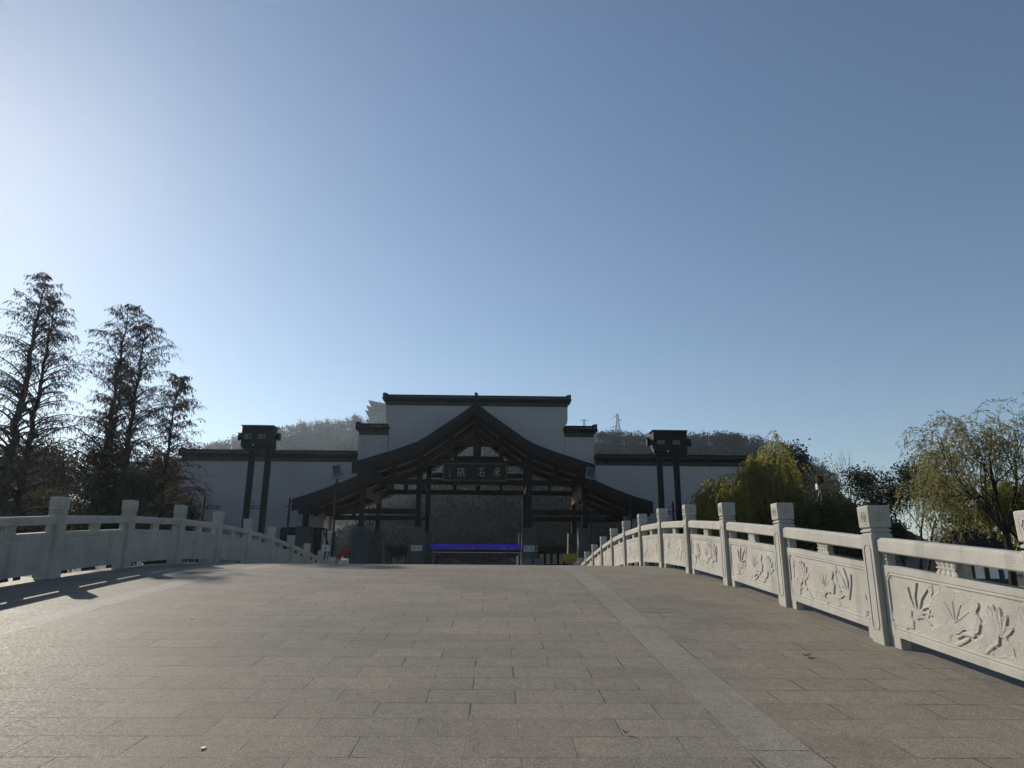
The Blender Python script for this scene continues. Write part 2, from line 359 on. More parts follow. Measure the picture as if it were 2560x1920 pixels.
# ------------------------------------------------------------------ stone balustrades
PH, PW = 1.527, 0.25
def post_meshes():
    s = MB(); h = PW / 2
    s.bbox(-h, h, -h, h, -0.3, 1.205, 0.012)
    s.bbox(-h + .022, h - .022, -h + .022, h - .022, 1.20, 1.275, 0.004)
    s.bbox(-h + .004, h - .004, -h + .004, h - .004, 1.222, 1.252, 0.008)
    for ax in range(4):
        c, sn = [(1, 0), (0, 1), (-1, 0), (0, -1)][ax]
        def tr(a, d, z): return (c * d - sn * a, sn * d + c * a, z)
        pts = []
        for z0, z1, sg in ((0.14, 1.08, 1),):
            pts = [(-.07, z0 + .05), (-.045, z0 + .012), (.045, z0 + .012), (.07, z0 + .05), (.07, z1 - .05), (.045, z1 - .012), (.025, z1), (-.025, z1), (-.045, z1 - .012), (-.07, z1 - .05)]
        n = len(pts)
        for i in range(n):
            p, q = pts[i], pts[(i + 1) % n]
            s.tube([tr(p[0], h, p[1]), tr(q[0], h, q[1])], 0.008, 5, False)
    cpm = MB()
    bm = bmesh.new(); bmesh.ops.create_cube(bm, size=1)
    for v in bm.verts:
        k = 0.262 if v.co.z > 0 else 0.255
        v.co = Vector((v.co.x * k, v.co.y * k, 1.27 + (0.0 if v.co.z < 0 else PH - 1.27)))
    bmesh.ops.bevel(bm, geom=list(bm.edges), offset=0.022, segments=3, affect='EDGES', profile=0.6)
    cpm.bm(bm)
    for ax in range(4):
        c, sn = [(1, 0), (0, 1), (-1, 0), (0, -1)][ax]
        def tr(a, d, z): return (c * d - sn * a, sn * d + c * a, z)
        zc = 1.398
        ring = [(0.078 * math.copysign(abs(math.cos(t)) ** 0.55, math.cos(t)), zc + 0.088 * math.copysign(abs(math.sin(t)) ** 0.55, math.sin(t))) for t in np.linspace(0, 2 * math.pi, 25)]
        cpm.tube([tr(p[0], .128, p[1]) for p in ring], 0.004, 5, False)
        ring = [(0.045 * math.cos(t) * (1 + .12 * math.cos(6 * t)), zc + 0.055 * math.sin(t) * (1 + .12 * math.cos(6 * t))) for t in np.linspace(0, 2 * math.pi, 37)]
        cpm.tube([tr(p[0], .129, p[1]) for p in ring], 0.008, 5, False)
        ring = [(0.02 * math.cos(t), zc + 0.024 * math.sin(t)) for t in np.linspace(0, 2 * math.pi, 17)]
        cpm.tube([tr(p[0], .129, p[1]) for p in ring], 0.008, 5, False)
    return s, cpm

# relief height field of a carved lotus panel: u along the panel, v up
def relief(U, V, L, Hh, seed):
    rg = np.random.default_rng(seed); Z = np.zeros_like(U)
    hx, hy = L / 2, Hh / 2
    def sdbox(inset, cut):
        x = np.abs(U - hx); y = np.abs(V - hy)
        dx = x - (hx - inset); dy = y - (hy - inset)
        d = np.maximum(dx, dy)
        cx, cyy = hx - inset, hy - inset                      # notched (ogee) corners
        dc = cut - np.hypot(x - cx, y - cyy)
        return np.maximum(d, dc)
    d1 = sdbox(0.075, 0.055); d2 = sdbox(0.105, 0.06)
    field = d2 < 0
    Z = np.where(d1 < 0, -0.012, 0.0) + np.where(np.abs(d1 + 0.016) < 0.010, 0.010, 0.0)
    Z = np.where(field, -0.016, Z)
    G = np.zeros_like(U)
    def seg(p, q, w0, w1, h):
        nonlocal G
        px_, py_ = p; dx, dy = q[0] - px_, q[1] - py_; l2 = dx * dx + dy * dy + 1e-9
        t = np.clip(((U - px_) * dx + (V - py_) * dy) / l2, 0, 1)
        d = np.hypot(U - px_ - t * dx, V - py_ - t * dy); w = w0 + (w1 - w0) * t
        G = np.maximum(G, np.where(d < w, h * (0.55 + 0.45 * np.sqrt(np.clip(1 - (d / w) ** 2, 0, 1))), 0))
    def curve(pts, w0, w1, h):
        for i in range(len(pts) - 1):
            seg(pts[i], pts[i + 1], w0 + (w1 - w0) * i / (len(pts) - 1), w0 + (w1 - w0) * (i + 1) / (len(pts) - 1), h)
    def leaf(cx, cy, rx, ry, h, ph):                           # a lotus leaf with a wavy rim and radial veins
        nonlocal G
        a = np.arctan2((V - cy) / ry, (U - cx) / rx); r = np.hypot((U - cx) / rx, (V - cy) / ry)
        R = 1 + 0.10 * np.sin(5 * a + ph) + 0.06 * np.sin(9 * a + 2 * ph)
        q = r / R
        veins = np.where(np.abs(np.sin(4.5 * a + ph)) < 0.10 * (0.6 + 1 / (0.3 + 3 * q)) * 0.6, -0.006, 0.0) * (q > 0.1)
        G = np.where(q < 1, np.maximum(G, h * (0.5 + 0.5 * q ** 2) + veins), G)
        G = np.where((np.abs(q - 1.05) * min(rx, ry) < 0.007), np.minimum(G, -0.006), G)
        G = np.where((np.abs(q - 0.9) * min(rx, ry) < 0.005), G - 0.004, G)
    def petal(bx, by, ang, l, w, h):
        nonlocal G
        ca, sa = math.cos(ang), math.sin(ang)
        x = (U - bx) * ca + (V - by) * sa; y = -(U - bx) * sa + (V - by) * ca
        t = np.clip(x / l, 0, 1); hw = w * np.sqrt(np.clip(np.sin(math.pi * np.clip(t, 0, 1) ** 0.8), 0, 1)) * (1 - 0.35 * t)
        G = np.where((x > 0) & (x < l) & (np.abs(y) < hw), np.maximum(G, h * (0.6 + 0.4 * np.abs(y) / (hw + 1e-6))), G)
    def flower(x, y, s, lean=0.0):
        for k, a in enumerate((0.35, 2.8, 0.85, 2.3, 1.25, 1.9, 1.57)):
            petal(x, y, a + lean, s * (0.75 + 0.25 * math.sin(a)), s * 0.2, 0.020 + 0.002 * k)
    fl = 1 if seed % 2 == 0 else -1
    def X(u): return hx + fl * (u - 0.5) * (L - 0.24)
    def Y(v): return 0.11 + v * (Hh - 0.22)
    j = lambda s: rg.uniform(-s, s)
    leaf(X(0.52 + j(.03)), Y(0.58 + j(.04)), 0.36, 0.20, 0.026, j(3))
    leaf(X(0.10 + j(.02)), Y(0.24 + j(.04)), 0.19, 0.13, 0.020, j(3))
    leaf(X(0.93 + j(.02)), Y(0.16 + j(.03)), 0.17, 0.12, 0.022, j(3))
    curve([(X(0.60), Y(0.18)), (X(0.56), Y(0.1)), (X(0.50), Y(0.0))], 0.014, 0.02, 0.024)
    curve([(X(0.64), Y(0.26)), (X(0.57), Y(0.24)), (X(0.52), Y(0.14))], 0.022, 0.012, 0.028)
    flower(X(0.80 + j(.02)), Y(0.42 + j(.05)), 0.25, j(0.15))
    curve([(X(0.80), Y(0.42)), (X(0.79), Y(0.26)), (X(0.74), Y(0.14)), (X(0.70), Y(0.02))], 0.02, 0.014, 0.028)
    curve([(X(0.84), Y(0.36)), (X(0.875), Y(0.24)), (X(0.88), Y(0.12))], 0.016, 0.006, 0.026)
    for a, l in ((0.15, .42), (0.6, .5), (-0.3, .36), (1.0, .36)):
        b0 = (X(0.22), Y(0.30)); e = (b0[0] + fl * math.sin(a) * l, b0[1] + math.cos(a) * l * 0.85)
        mpt = ((b0[0] + e[0]) / 2 - fl * 0.035 * math.cos(a), (b0[1] + e[1]) / 2 + 0.03)
        curve([b0, mpt, e], 0.024, 0.006, 0.028)
    for a, l in ((1.35, .26), (1.75, .22)):
        b0 = (X(0.22), Y(0.30)); e = (b0[0] + fl * math.sin(a) * l, b0[1] + math.cos(a) * l)
        curve([b0, ((b0[0] + e[0]) / 2, (b0[1] + e[1]) / 2 + .04), e], 0.02, 0.006, 0.024)
    def bud(x, y, s, a):
        for k in (-.28, .28, 0): petal(x, y, a + k, s, s * .26, .018 + (.004 if k == 0 else 0))
    bud(X(0.96), Y(0.70), .13, 1.57 + j(.2)); curve([(X(0.96), Y(0.70)), (X(0.955), Y(0.5)), (X(0.97), Y(0.34))], .010, .008, .016)
    bud(X(0.36), Y(0.80), .11, 1.57 + j(.3)); curve([(X(0.36), Y(0.80)), (X(0.345), Y(0.6)), (X(0.31), Y(0.35))], .009, .008, .016)
    leaf(X(0.70), Y(0.14), 0.13, 0.08, 0.014, j(3)); leaf(X(0.40), Y(0.12), 0.15, 0.08, 0.015, j(3))
    for k in range(9):
        cx, cy = X((k + .5) / 9 + j(.03)), Y(rg.uniform(-.03, .06)); w_ = rg.uniform(.08, .16)
        curve([(cx - w_, cy), (cx - w_ * .4, cy + .018), (cx + w_ * .3, cy - .006), (cx + w_, cy + .01)], .006, .005, .010)
    for k in range(5):
        a = 1.57 + (k - 2) * .42; bx, by = X(0.52), Y(0.40); curve([(bx, by), (bx + math.cos(a) * .3 * (1 if k != 2 else .8), by + math.sin(a) * .2)], .005, .004, .030)
    return np.where(field, Z + G * 0.55, Z)

def panel_mesh(L, zs, ze, seed, nu, nv, side):
    """carved slab; local x = 0 at its inner face (positive outward), y 0..L, base heights zs..ze"""
    b0, t0, th = 0.12, 0.87, 0.12
    u = np.linspace(0, L, nu); v = np.linspace(0, t0 - b0, nv); U, V = np.meshgrid(u, v, indexing='ij')
    Hf = relief(U, V, L, t0 - b0, seed)
    Hf[0, :] = Hf[-1, :] = 0; Hf[:, 0] = Hf[:, -1] = 0
    sg = 1 if side > 0 else -1
    front = np.stack([-Hf * sg, U, b0 + V + zs + (ze - zs) * U / L], -1)
    back = np.stack([np.full_like(U, th * sg), U, front[..., 2]], -1)
    VV = front.reshape(-1, 3); I = np.arange(nu * nv).reshape(nu, nv)
    F = np.stack([I[:-1, :-1], I[1:, :-1], I[1:, 1:], I[:-1, 1:]], -1).reshape(-1, 4)
    bc = np.array([back[0, 0], back[-1, 0], back[-1, -1], back[0, -1], front[0, 0], front[-1, 0], front[-1, -1], front[0, -1]])
    n = len(VV)
    F2 = np.array([(0, 3, 2, 1), (0, 1, 5, 4), (1, 2, 6, 5), (2, 3, 7, 6), (3, 0, 4, 7)]) + n
    return np.concatenate([VV, bc]), np.concatenate([F, F2])

def baluster(mb, yc, w, zf, side):
    prof = [(0.868, 1.0, 1.0), (0.885, 1.02, 1.0), (0.915, 0.86, .86), (0.928, 0.80, .8), (0.930, 0.9, .92), (0.946, 0.9, .92), (0.949, 0.80, .8), (0.965, 0.88, .88), (0.995, 1.0, 1.0), (1.012, 1.0, 1.0)]
    n = 25; rings = []
    for z, k, kx in prof:
        ring = []
        for i in range(n):
            t = i / (n - 1); pet = 0.010 * abs(math.sin(math.pi * 4 * t)) if z not in (0.930, 0.946) else 0.012
            ring.append((-(0.038 * kx + pet), (t - .5) * w * k, z))
        for i in range(n - 1, -1, -1):
            t = i / (n - 1); pet = 0.010 * abs(math.sin(math.pi * 4 * t)) if z not in (0.930, 0.946) else 0.012
            ring.append(((0.038 * kx + pet), (t - .5) * w * k, z))
        rings.append([(p[0], p[1] + yc, p[2] + zf(p[1] + yc)) for p in ring])
    m = 2 * n
    vs = [p for r in rings for p in r]
    fs = [(a * m + i, a * m + (i + 1) % m, (a + 1) * m + (i + 1) % m, (a + 1) * m + i) for a in range(len(prof) - 1) for i in range(m)]
    mb.add(vs, fs, False)

def balustrade(xin, side, y0, i0, i1, label, near):
    xc = xin + side * PW / 2
    root = empty('stone_balustrade', (xc, y0, 0)); tag(root, label, 'balustrade')
    post_me = cap_me = None
    for i in range(i0, i1 + 1):
        y = i * STEP + (.1 if (i < 0 and side > 0) else 0); z = deck_z(y0 + y)
        stp = STEP - (.1 if (i == -1 and side > 0) else 0)
        if post_me is None:
            sm, cm = POSTS
            p = sm.build('post', M['stone'], root); c = cm.build('post_cap', M['stone'], p); post_me, cap_me = p.data, c.data
        else:
            p = link('post', post_me, None, root); c = link('post_cap', cap_me, None, p)
        p.location = (0, y, z)
        p.rotation_euler = (0, 0, math.radians(random.uniform(-0.5, 0.5)))
        if i == i1: continue
        za, zb = z, deck_z(y0 + y + stp)
        L = stp - PW; ya = y + PW / 2
        f = (za + (zb - za) * (PW / 2) / stp, za + (zb - za) * (stp - PW / 2) / stp)
        hi = i <= near
        V, F = panel_mesh(L, f[0], f[1], (i - i0) * 3 + (1 if side > 0 else 8), (460 if hi else 150), (150 if hi else 50), side)
        pn = np_mesh('carved_panel', V, F, M['stone'], root); pn.location = (-side * 0.06, ya, 0)
        zf = lambda yy: za + (zb - za) * (yy - y) / stp
        r = MB(); b = 0.014; w, h0, h1 = 0.085, 1.01, 1.172
        prof = [(-w + b, h0), (w - b, h0), (w, h0 + b), (w, h1 - .03), (w - .03, h1), (-w + .03, h1), (-w, h1 - .03), (-w, h0 + b)]
        n = len(prof)
        r.add([(p_[0], ya, p_[1] + f[0]) for p_ in prof] + [(p_[0], ya + L, p_[1] + f[1]) for p_ in prof],
              [tuple(range(n - 1, -1, -1)), tuple(range(n, 2 * n))] + [(k, (k + 1) % n, (k + 1) % n + n, k + n) for k in range(n)])
        r.build('handrail', M['stone'], root)
        for yc, ww in ((ya + L / 2, 0.32), (ya + 0.062, 0.12), (ya + L - 0.062, 0.12)):
            bmb = MB(); baluster(bmb, yc, ww, zf, side); bmb.build('baluster', M['stone'], root)
        for yc in (ya + 0.1, ya + L - 0.1):
            fb = MB(); zz = zf(yc); dzz = deck_z(y0 + yc); fb.bbox(-.055, .055, yc - .1, yc + .1, dzz - .06, zz + .128, .008); fb.build('panel_foot', M['stone'], root)
    return root
POSTS = post_meshes()
balustrade(XR, 1, Y0R, -3, 13, 'pale sunlit stone balustrade with carved lotus panels along the right edge of the bridge', 2)
balustrade(XL, -1, Y0L, -5, 11, 'shaded grey stone balustrade along the left edge of the bridge, casting a long shadow', 0)

# scraps lying on the paving
def deck_hit(px, py):
    d = FW + (px - 1280) / FPX * RT + (960 - py) / FPX * UP
    for t in np.linspace(3, 30, 5400):
        p = EYE + d * t
        if p[2] < deck_z(p[1]): return float(p[0]), float(p[1]), deck_z(p[1])
for px, py, L_, mt, nm, lb in ((2017, 1643, .11, 'leaf_brown', 'fallen_leaf', 'curled brown leaf on the paving in front of the right balustrade'),
                        (507, 1873, .05, 'white_paint', 'paper_scrap', 'tiny white scrap on the paving near the bottom left'),
                        (480, 1546, .06, 'white_paint', 'paper_scrap', 'tiny white scrap on the paving beyond the pale cross band'),
                        (1565, 1838, .045, 'leaf_brown', 'fallen_leaf', 'small dark leaf on a paving joint, right of centre')):
    x, y, z = deck_hit(px, py); a = random.uniform(0, 6.28); n = 9; vs = []
    for i in range(n):
        t = i / (n - 1); w = L_ * .28 * math.sin(math.pi * (0.06 + .9 * t)); zc_ = .012 + .02 * (2 * t - 1) ** 2
        for sd, up_ in ((-1, .012), (0, 0), (1, .012)):
            lx, ly = (t - .5) * L_, sd * w
            for th in (0, .002): vs.append((lx * math.cos(a) - ly * math.sin(a), lx * math.sin(a) + ly * math.cos(a), zc_ * (1 if nm == 'fallen_leaf' else .3) + up_ * w * 20 + th))
    fs = []
    for i in range(n - 1):
        for c_ in (0, 1):
            q = i * 6 + c_ * 2
            fs += [(q, q + 2, q + 8, q + 6), (q + 1, q + 7, q + 9, q + 3)]
        fs += [(i * 6, i * 6 + 6, i * 6 + 7, i * 6 + 1), (i * 6 + 4, i * 6 + 5, i * 6 + 11, i * 6 + 10)]
    s = MB(); s.add(vs, fs, True); o = s.build(nm, M[mt]); o.location = (x, y, z); tag(o, lb, 'litter')

# ------------------------------------------------------------------ gatehouse
YF, YB, YR0, YR1, YW = 50.0, 57.1, 48.6, 59.0, 53.3
gate = empty('gatehouse', (at(1187, 1418, YF)[0], YF, 0))
GO = np.array(gate.location)
tag(gate, 'dark timber gatehouse with curved gable roof and stone plinths at the end of the bridge', 'gatehouse')
class GB(MB):
    def build(s, name, mat, parent=None):
        p = parent if parent is not None else gate
        off = GO
        s.v = [(v[0] - off[0], v[1] - off[1], v[2] - off[2]) for v in s.v]
        return MB.build(s, name, mat, p)

up_px = [(880, 1157.4), (905, 1150.5), (929.6, 1143), (957, 1135), (985, 1126.4), (1012, 1117.5), (1040.5, 1107), (1066, 1093), (1090.4, 1076.5), (1113, 1062), (1137.6, 1046), (1160, 1030.5), (1180, 1015.5), (1190, 1007.5)]
upc = [at(a, b_, YR0) for a, b_ in up_px]
AX = upc[-1][0]
HALF = [(AX - p[0], p[2]) for p in upc]                      # (distance from the ridge, height), eave first
prof_up = [(AX - d, z) for d, z in HALF] + [(AX + d * 0.985, z) for d, z in HALF[::-1][1:]]
lo_px = [(730, 1249.8), (760, 1240.6), (791, 1230.4), (819, 1220), (846.4, 1209.6), (877, 1198), (907.4, 1186), (935, 1174)]
lo_px_r = [(1633, 1256.7), (1612, 1250.5), (1590, 1244), (1569, 1237), (1548, 1229), (1519, 1217), (1490, 1204), (1462, 1191)]
prof_lo = [tuple(at(a, b_, YR0)[[0, 2]]) for a, b_ in lo_px]
prof_lr = [tuple(at(a, b_, YR0)[[0, 2]]) for a, b_ in lo_px_r]
def interp(prof, x):
    pr = sorted(prof); return float(np.interp(x, [p[0] for p in pr], [p[1] for p in pr]))
def roof_z(x):
    lo, hi = prof_up[0][0], prof_up[-1][0]
    if lo <= x <= hi: return interp(prof_up, x)
    return interp(prof_lo if x < lo else prof_lr, x)

def roof(name, prof, tip_sides, y0, y1):
    th = 0.42
    s = GB(); s.strip([(x, z) for x, z in prof], [(x, z - th) for x, z in prof], y0, y1)
    r = s.build(name, M['tile'])
    # raised tile courses running down the slope (surface pattern) on top
    t = GB(); n = int((y1 - y0) / 0.42)
    for k in range(n + 1):
        y = y0 + 0.1 + k * (y1 - y0 - 0.2) / n
        t.strip([(x, z + 0.075) for x, z in prof], [(x, z - .02) for x, z in prof], y - 0.07, y + 0.07)
    t.build('roof_tiles', M['tile'], r)
    # barge board under the verge, front and back
    for yb in (y0 + 0.06, y1 - 0.18):
        s = GB(); s.strip([(x, z - th + .002) for x, z in prof], [(x, z - th - 0.34) for x, z in prof], yb, yb + 0.12)
        s.build('barge_board', M['wood'])
    return r
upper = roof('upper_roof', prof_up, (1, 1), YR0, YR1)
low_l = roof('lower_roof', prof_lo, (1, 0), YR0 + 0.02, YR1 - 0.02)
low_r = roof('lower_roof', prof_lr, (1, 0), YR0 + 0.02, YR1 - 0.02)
# eave ends: a stepped bracket under each tip
for prof, sg in ((prof_up, -1), (prof_up, 1), (prof_lo, -1), (prof_lr, 1)):
    p = min(prof) if sg < 0 else max(prof)
    x, z = p
    s = GB()
    poly = [(x - sg * 0.02, z - 0.42), (x - sg * 0.16, z - 0.52), (x - sg * 0.36, z - 0.60), (x - sg * 0.42, z - 0.78), (x - sg * 0.62, z - 0.86), (x - sg * 1.3, z - 0.84), (x - sg * 1.3, z - 0.45)]
    s.prism(poly, 'y', YR0 + 0.2, YR0 + 0.5); s.build('eave_bracket', M['wood'])
# ridge with an upturned end ornament
s = GB(); s.box(AX - .16, AX + .16, YR0 - .05, YR1 + .05, upc[-1][2] - .1, upc[-1][2] + .22); rg_ = s.build('ridge', M['tile'], upper)
s = GB()
zt = upc[-1][2] + .2
s.prism([(AX - .2, zt), (AX + .2, zt), (AX + .1, zt + .14), (AX + .12, zt + .26), (AX + .05, zt + .36), (AX + .13, zt + .5), (AX + .06, zt + .58), (AX - .06, zt + .58), (AX - .13, zt + .5), (AX - .05, zt + .36), (AX - .12, zt + .26), (AX - .1, zt + .14)], 'y', YR0 - .04, YR0 + .2)
s.build('ridge_ornament', M['tile'], upper)

# columns on battered plinths
cols = [(764, 1280), (907.4, 1215), (1047.4, 1215), (1323, 1215), (1461, 1215), (1606, 1280)]
CX = [float(at(a, b_, YF)[0]) for a, b_ in cols]
PZ = float(at(1190, 1321, YF)[2])
def zpx(py, px=1190, Y=YF): return float(at(px, py, Y)[2])
for Yc in (YF, YB):
    for i, x in enumerate(CX):
        cw = 0.185 if i not in (0, 5) else 0.18
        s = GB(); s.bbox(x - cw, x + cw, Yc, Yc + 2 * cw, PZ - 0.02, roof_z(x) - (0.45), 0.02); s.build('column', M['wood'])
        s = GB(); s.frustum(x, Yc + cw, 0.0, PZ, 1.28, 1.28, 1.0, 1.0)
        for k in range(1, 6):
            zz = PZ * k / 6; w = 1.28 - 0.28 * k / 6 + .012; s.frustum(x, Yc + cw, zz - .014, zz + .014, w, w, w, w)
        s.frustum(x, Yc + cw, PZ, PZ + .05, 1.04, 1.04, 1.0, 1.0)
        s.build('stone_plinth', M['grey_stone'])

def gbeam(name, xa, xb, zb, zt_, Yc, d=0.28, mat='wood'):
    s = GB(); s.bbox(min(xa, xb), max(xa, xb), Yc, Yc + d, zb, zt_, 0.015); return s.build(name, M[mat])
h = 0.19
zA = (zpx(1286.5), zpx(1272.8)); zB = (zpx(1212), zpx(1199)); zC = (zpx(1164), zpx(1151)); zD = (zpx(1115), zpx(1103))
def posts_x(px, py): return float(at(px, py, YF)[0])
PX1 = [posts_x(1124.5, 1130), posts_x(1254, 1130)]
PX2 = [posts_x(984, 1185), posts_x(1391, 1185)]
KX = posts_x(1191, 1080)
for Yc in (YF, YB):
    o = 0.04
    for a, c in ((0, 1), (1, 2), (3, 4), (4, 5)):
        gbeam('tie_beam', CX[a] + h, CX[c] - h, zA[0], zA[1], Yc + o)
    # short ends running past the outer columns to the lower eaves
    gbeam('tie_beam', CX[0] - 0.55, CX[0] - h, zA[0], zA[1], Yc + o); gbeam('tie_beam', CX[5] + h, CX[5] + 0.55, zA[0], zA[1], Yc + o)
    for a, c in ((1, 2), (2, 3), (3, 4)):
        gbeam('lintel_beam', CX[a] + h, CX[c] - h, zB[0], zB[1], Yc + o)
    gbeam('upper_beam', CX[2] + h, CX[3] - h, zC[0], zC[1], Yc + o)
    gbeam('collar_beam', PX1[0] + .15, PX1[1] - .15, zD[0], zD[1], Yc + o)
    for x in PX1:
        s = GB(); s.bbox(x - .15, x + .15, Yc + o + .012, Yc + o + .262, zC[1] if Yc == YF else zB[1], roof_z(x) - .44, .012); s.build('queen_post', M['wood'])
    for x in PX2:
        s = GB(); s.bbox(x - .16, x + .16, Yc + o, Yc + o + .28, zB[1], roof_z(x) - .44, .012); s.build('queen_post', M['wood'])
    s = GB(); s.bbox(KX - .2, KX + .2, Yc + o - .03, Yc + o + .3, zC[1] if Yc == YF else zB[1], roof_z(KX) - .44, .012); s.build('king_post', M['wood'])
    for a, c in ((0, 1), (4, 5)):
        x = (CX[a] + CX[c]) / 2; s = GB(); s.bbox(x - .14, x + .14, Yc + o, Yc + o + .26, zA[1], roof_z(x) - .44, .012); s.build('queen_post', M['wood'])
# beams running front to back
for x in (CX[1], CX[4]):
    s = GB(); s.bbox(x - .12, x + .12, YF + .38, YB, zB[0] - .75, zB[0] + .15, .015); s.build('side_beam', M['tan_wood'])
for x in (CX[2], CX[3], CX[0], CX[5]):
    z = zB[0] if abs(x - GO[0]) < 6 else zA[0]
    s = GB(); s.bbox(x - .1, x + .1, YF + .38, YB, z + .02, z + .34, .015); s.build('side_beam', M['wood'])
# curved rafters with tan undersides
for Yc, nm in ((YF + .5, 0), (YF + 3.7, 1), (YB + .5, 2)):
    for prof in (prof_up, prof_lo, prof_lr):
        s = GB(); s.strip([(x, z - .423) for x, z in prof], [(x, z - .78) for x, z in prof], Yc, Yc + .2); r = s.build('rafter', M['wood'])
        s = GB(); s.strip([(x, z - .782) for x, z in prof], [(x, z - .87) for x, z in prof], Yc - .03, Yc + .23); s.build('rafter_soffit', M['tan_wood'], r)

# strokes of the characters, in a unit box
GL = {
 'cai': [[(.75, .97), (.5, .9), (.28, .87)], [(.2, .8), (.3, .68)], [(.46, .82), (.5, .7)], [(.8, .84), (.66, .7)], [(.08, .54), (.5, .58), (.92, .6)], [(.5, .7), (.5, .35), (.49, .02)], [(.48, .55), (.3, .3), (.06, .14)], [(.52, .55), (.7, .3), (.97, .14)]],
 'shi': [[(.1, .86), (.5, .9), (.95, .93)], [(.52, .88), (.36, .5), (.05, .18)], [(.36, .47), (.37, .06)], [(.36, .47), (.86, .52), (.82, .06)], [(.37, .1), (.82, .11)]],
 'ji': [[(.02, .86), (.44, .9)], [(.24, .86), (.16, .5), (.0, .22)], [(.16, .46), (.17, .1)], [(.16, .46), (.42, .48), (.4, .1)], [(.17, .13), (.4, .13)], [(.6, .88), (.58, .4), (.44, .06)], [(.6, .88), (.82, .9), (.83, .16), (.96, .1), (1.0, .28)]],
 'ru': [[(.36, .93), (.55, .74), (.72, .38), (.98, .08)], [(.53, .72), (.36, .36), (.03, .08)]],
 'kou': [[(.15, .85), (.15, .12)], [(.15, .83), (.85, .83), (.85, .12)], [(.15, .16), (.85, .16)]],
 'chu': [[(.5, .97), (.5, .1)], [(.2, .86), (.2, .54), (.8, .54)], [(.8, .86), (.8, .5)], [(.1, .42), (.1, .08), (.9, .08)], [(.9, .42), (.9, .04)]],
}
def glyph(mb, key, x, z, w, hgt, y, sw, t=0.02):
    for st in GL[key]: mb.stroke([(x + p[0] * w, z + p[1] * hgt) for p in st], sw, y - t, t)

# name board over the central bay
pa, pb = at(1106, 1202.5, YF - .35), at(1268, 1158, YF - .35)
cx, cz = (pa[0] + pb[0]) / 2, pa[2]
bw, bh = (pb[0] - pa[0]), (pb[2] - pa[2])
sg_ = empty('name_board', (cx, YF - .35, cz)); tag(sg_, 'black lacquer name board with three gold characters hanging over the central bay', 'sign')
s = MB(); s.bbox(-bw / 2 + .1, bw / 2 - .1, 0, .1, .1, bh - .1, .01); s.build('board', M['plaque'], sg_)
s = MB()
for a in ((-bw / 2, bw / 2, 0, .12), (-bw / 2, bw / 2, bh - .12, bh)): s.bbox(a[0], a[1], -.05, .12, a[2], a[3], .02)
for a in ((-bw / 2, -bw / 2 + .12), (bw / 2 - .12, bw / 2)): s.bbox(a[0], a[1], -.048, .118, .12, bh - .12, .02)
s.build('frame', M['dull_gilt'], sg_)
s = MB(); gw = .56
for key, fx in (('ji', -.215), ('shi', .105), ('cai', .345)):
    glyph(s, key, fx * bw - gw / 2, .3, gw, .7, 0, .075)
for k in range(7):
    z = .95 - k * .11; x = -bw * .39; s.stroke([(x - .05, z), (x + .05, z + .02)], .03, -.015, .015); s.stroke([(x, z + .04), (x - .02, z - .05)], .03, -.016, .014)
s.build('characters', M['gold'], sg_)
s = MB()
for x in (-bw * .28, bw * .3): s.bbox(x - .16, x + .16, -.06, .3, -.12, .0, .02)
s.build('bracket', M['wood'], sg_)

def small_sign(x0p, x1p, y0p, y1p, Y, keys, label):
    a, c = at(x0p, y1p, Y), at(x1p, y0p, Y); w, hh = c[0] - a[0], c[2] - a[2]
    r = empty('entrance_sign', ((a[0] + c[0]) / 2, Y, a[2])); tag(r, label, 'sign')
    s = MB(); s.bbox(-w / 2, w / 2, 0, .05, 0, hh, .008); s.build('board', M['sign_grey'], r)
    s = MB(); g2 = hh * .42
    for k, fx in zip(keys, (-.2, .2)): glyph(s, k, fx * w - g2 / 2, hh * .3, g2, g2, 0, g2 * .15, .008)
    s.build('characters', M['plaque'], r)
yplf = YF + .185 - .66
small_sign(1027, 1055, 1363, 1377.7, yplf, ('chu', 'kou'), 'small pale grey sign with two dark characters on the plinth left of the central bay')
small_sign(1309, 1337.4, 1364, 1379.6, yplf, ('ru', 'kou'), 'small pale grey sign with two dark characters on the plinth right of the central bay')

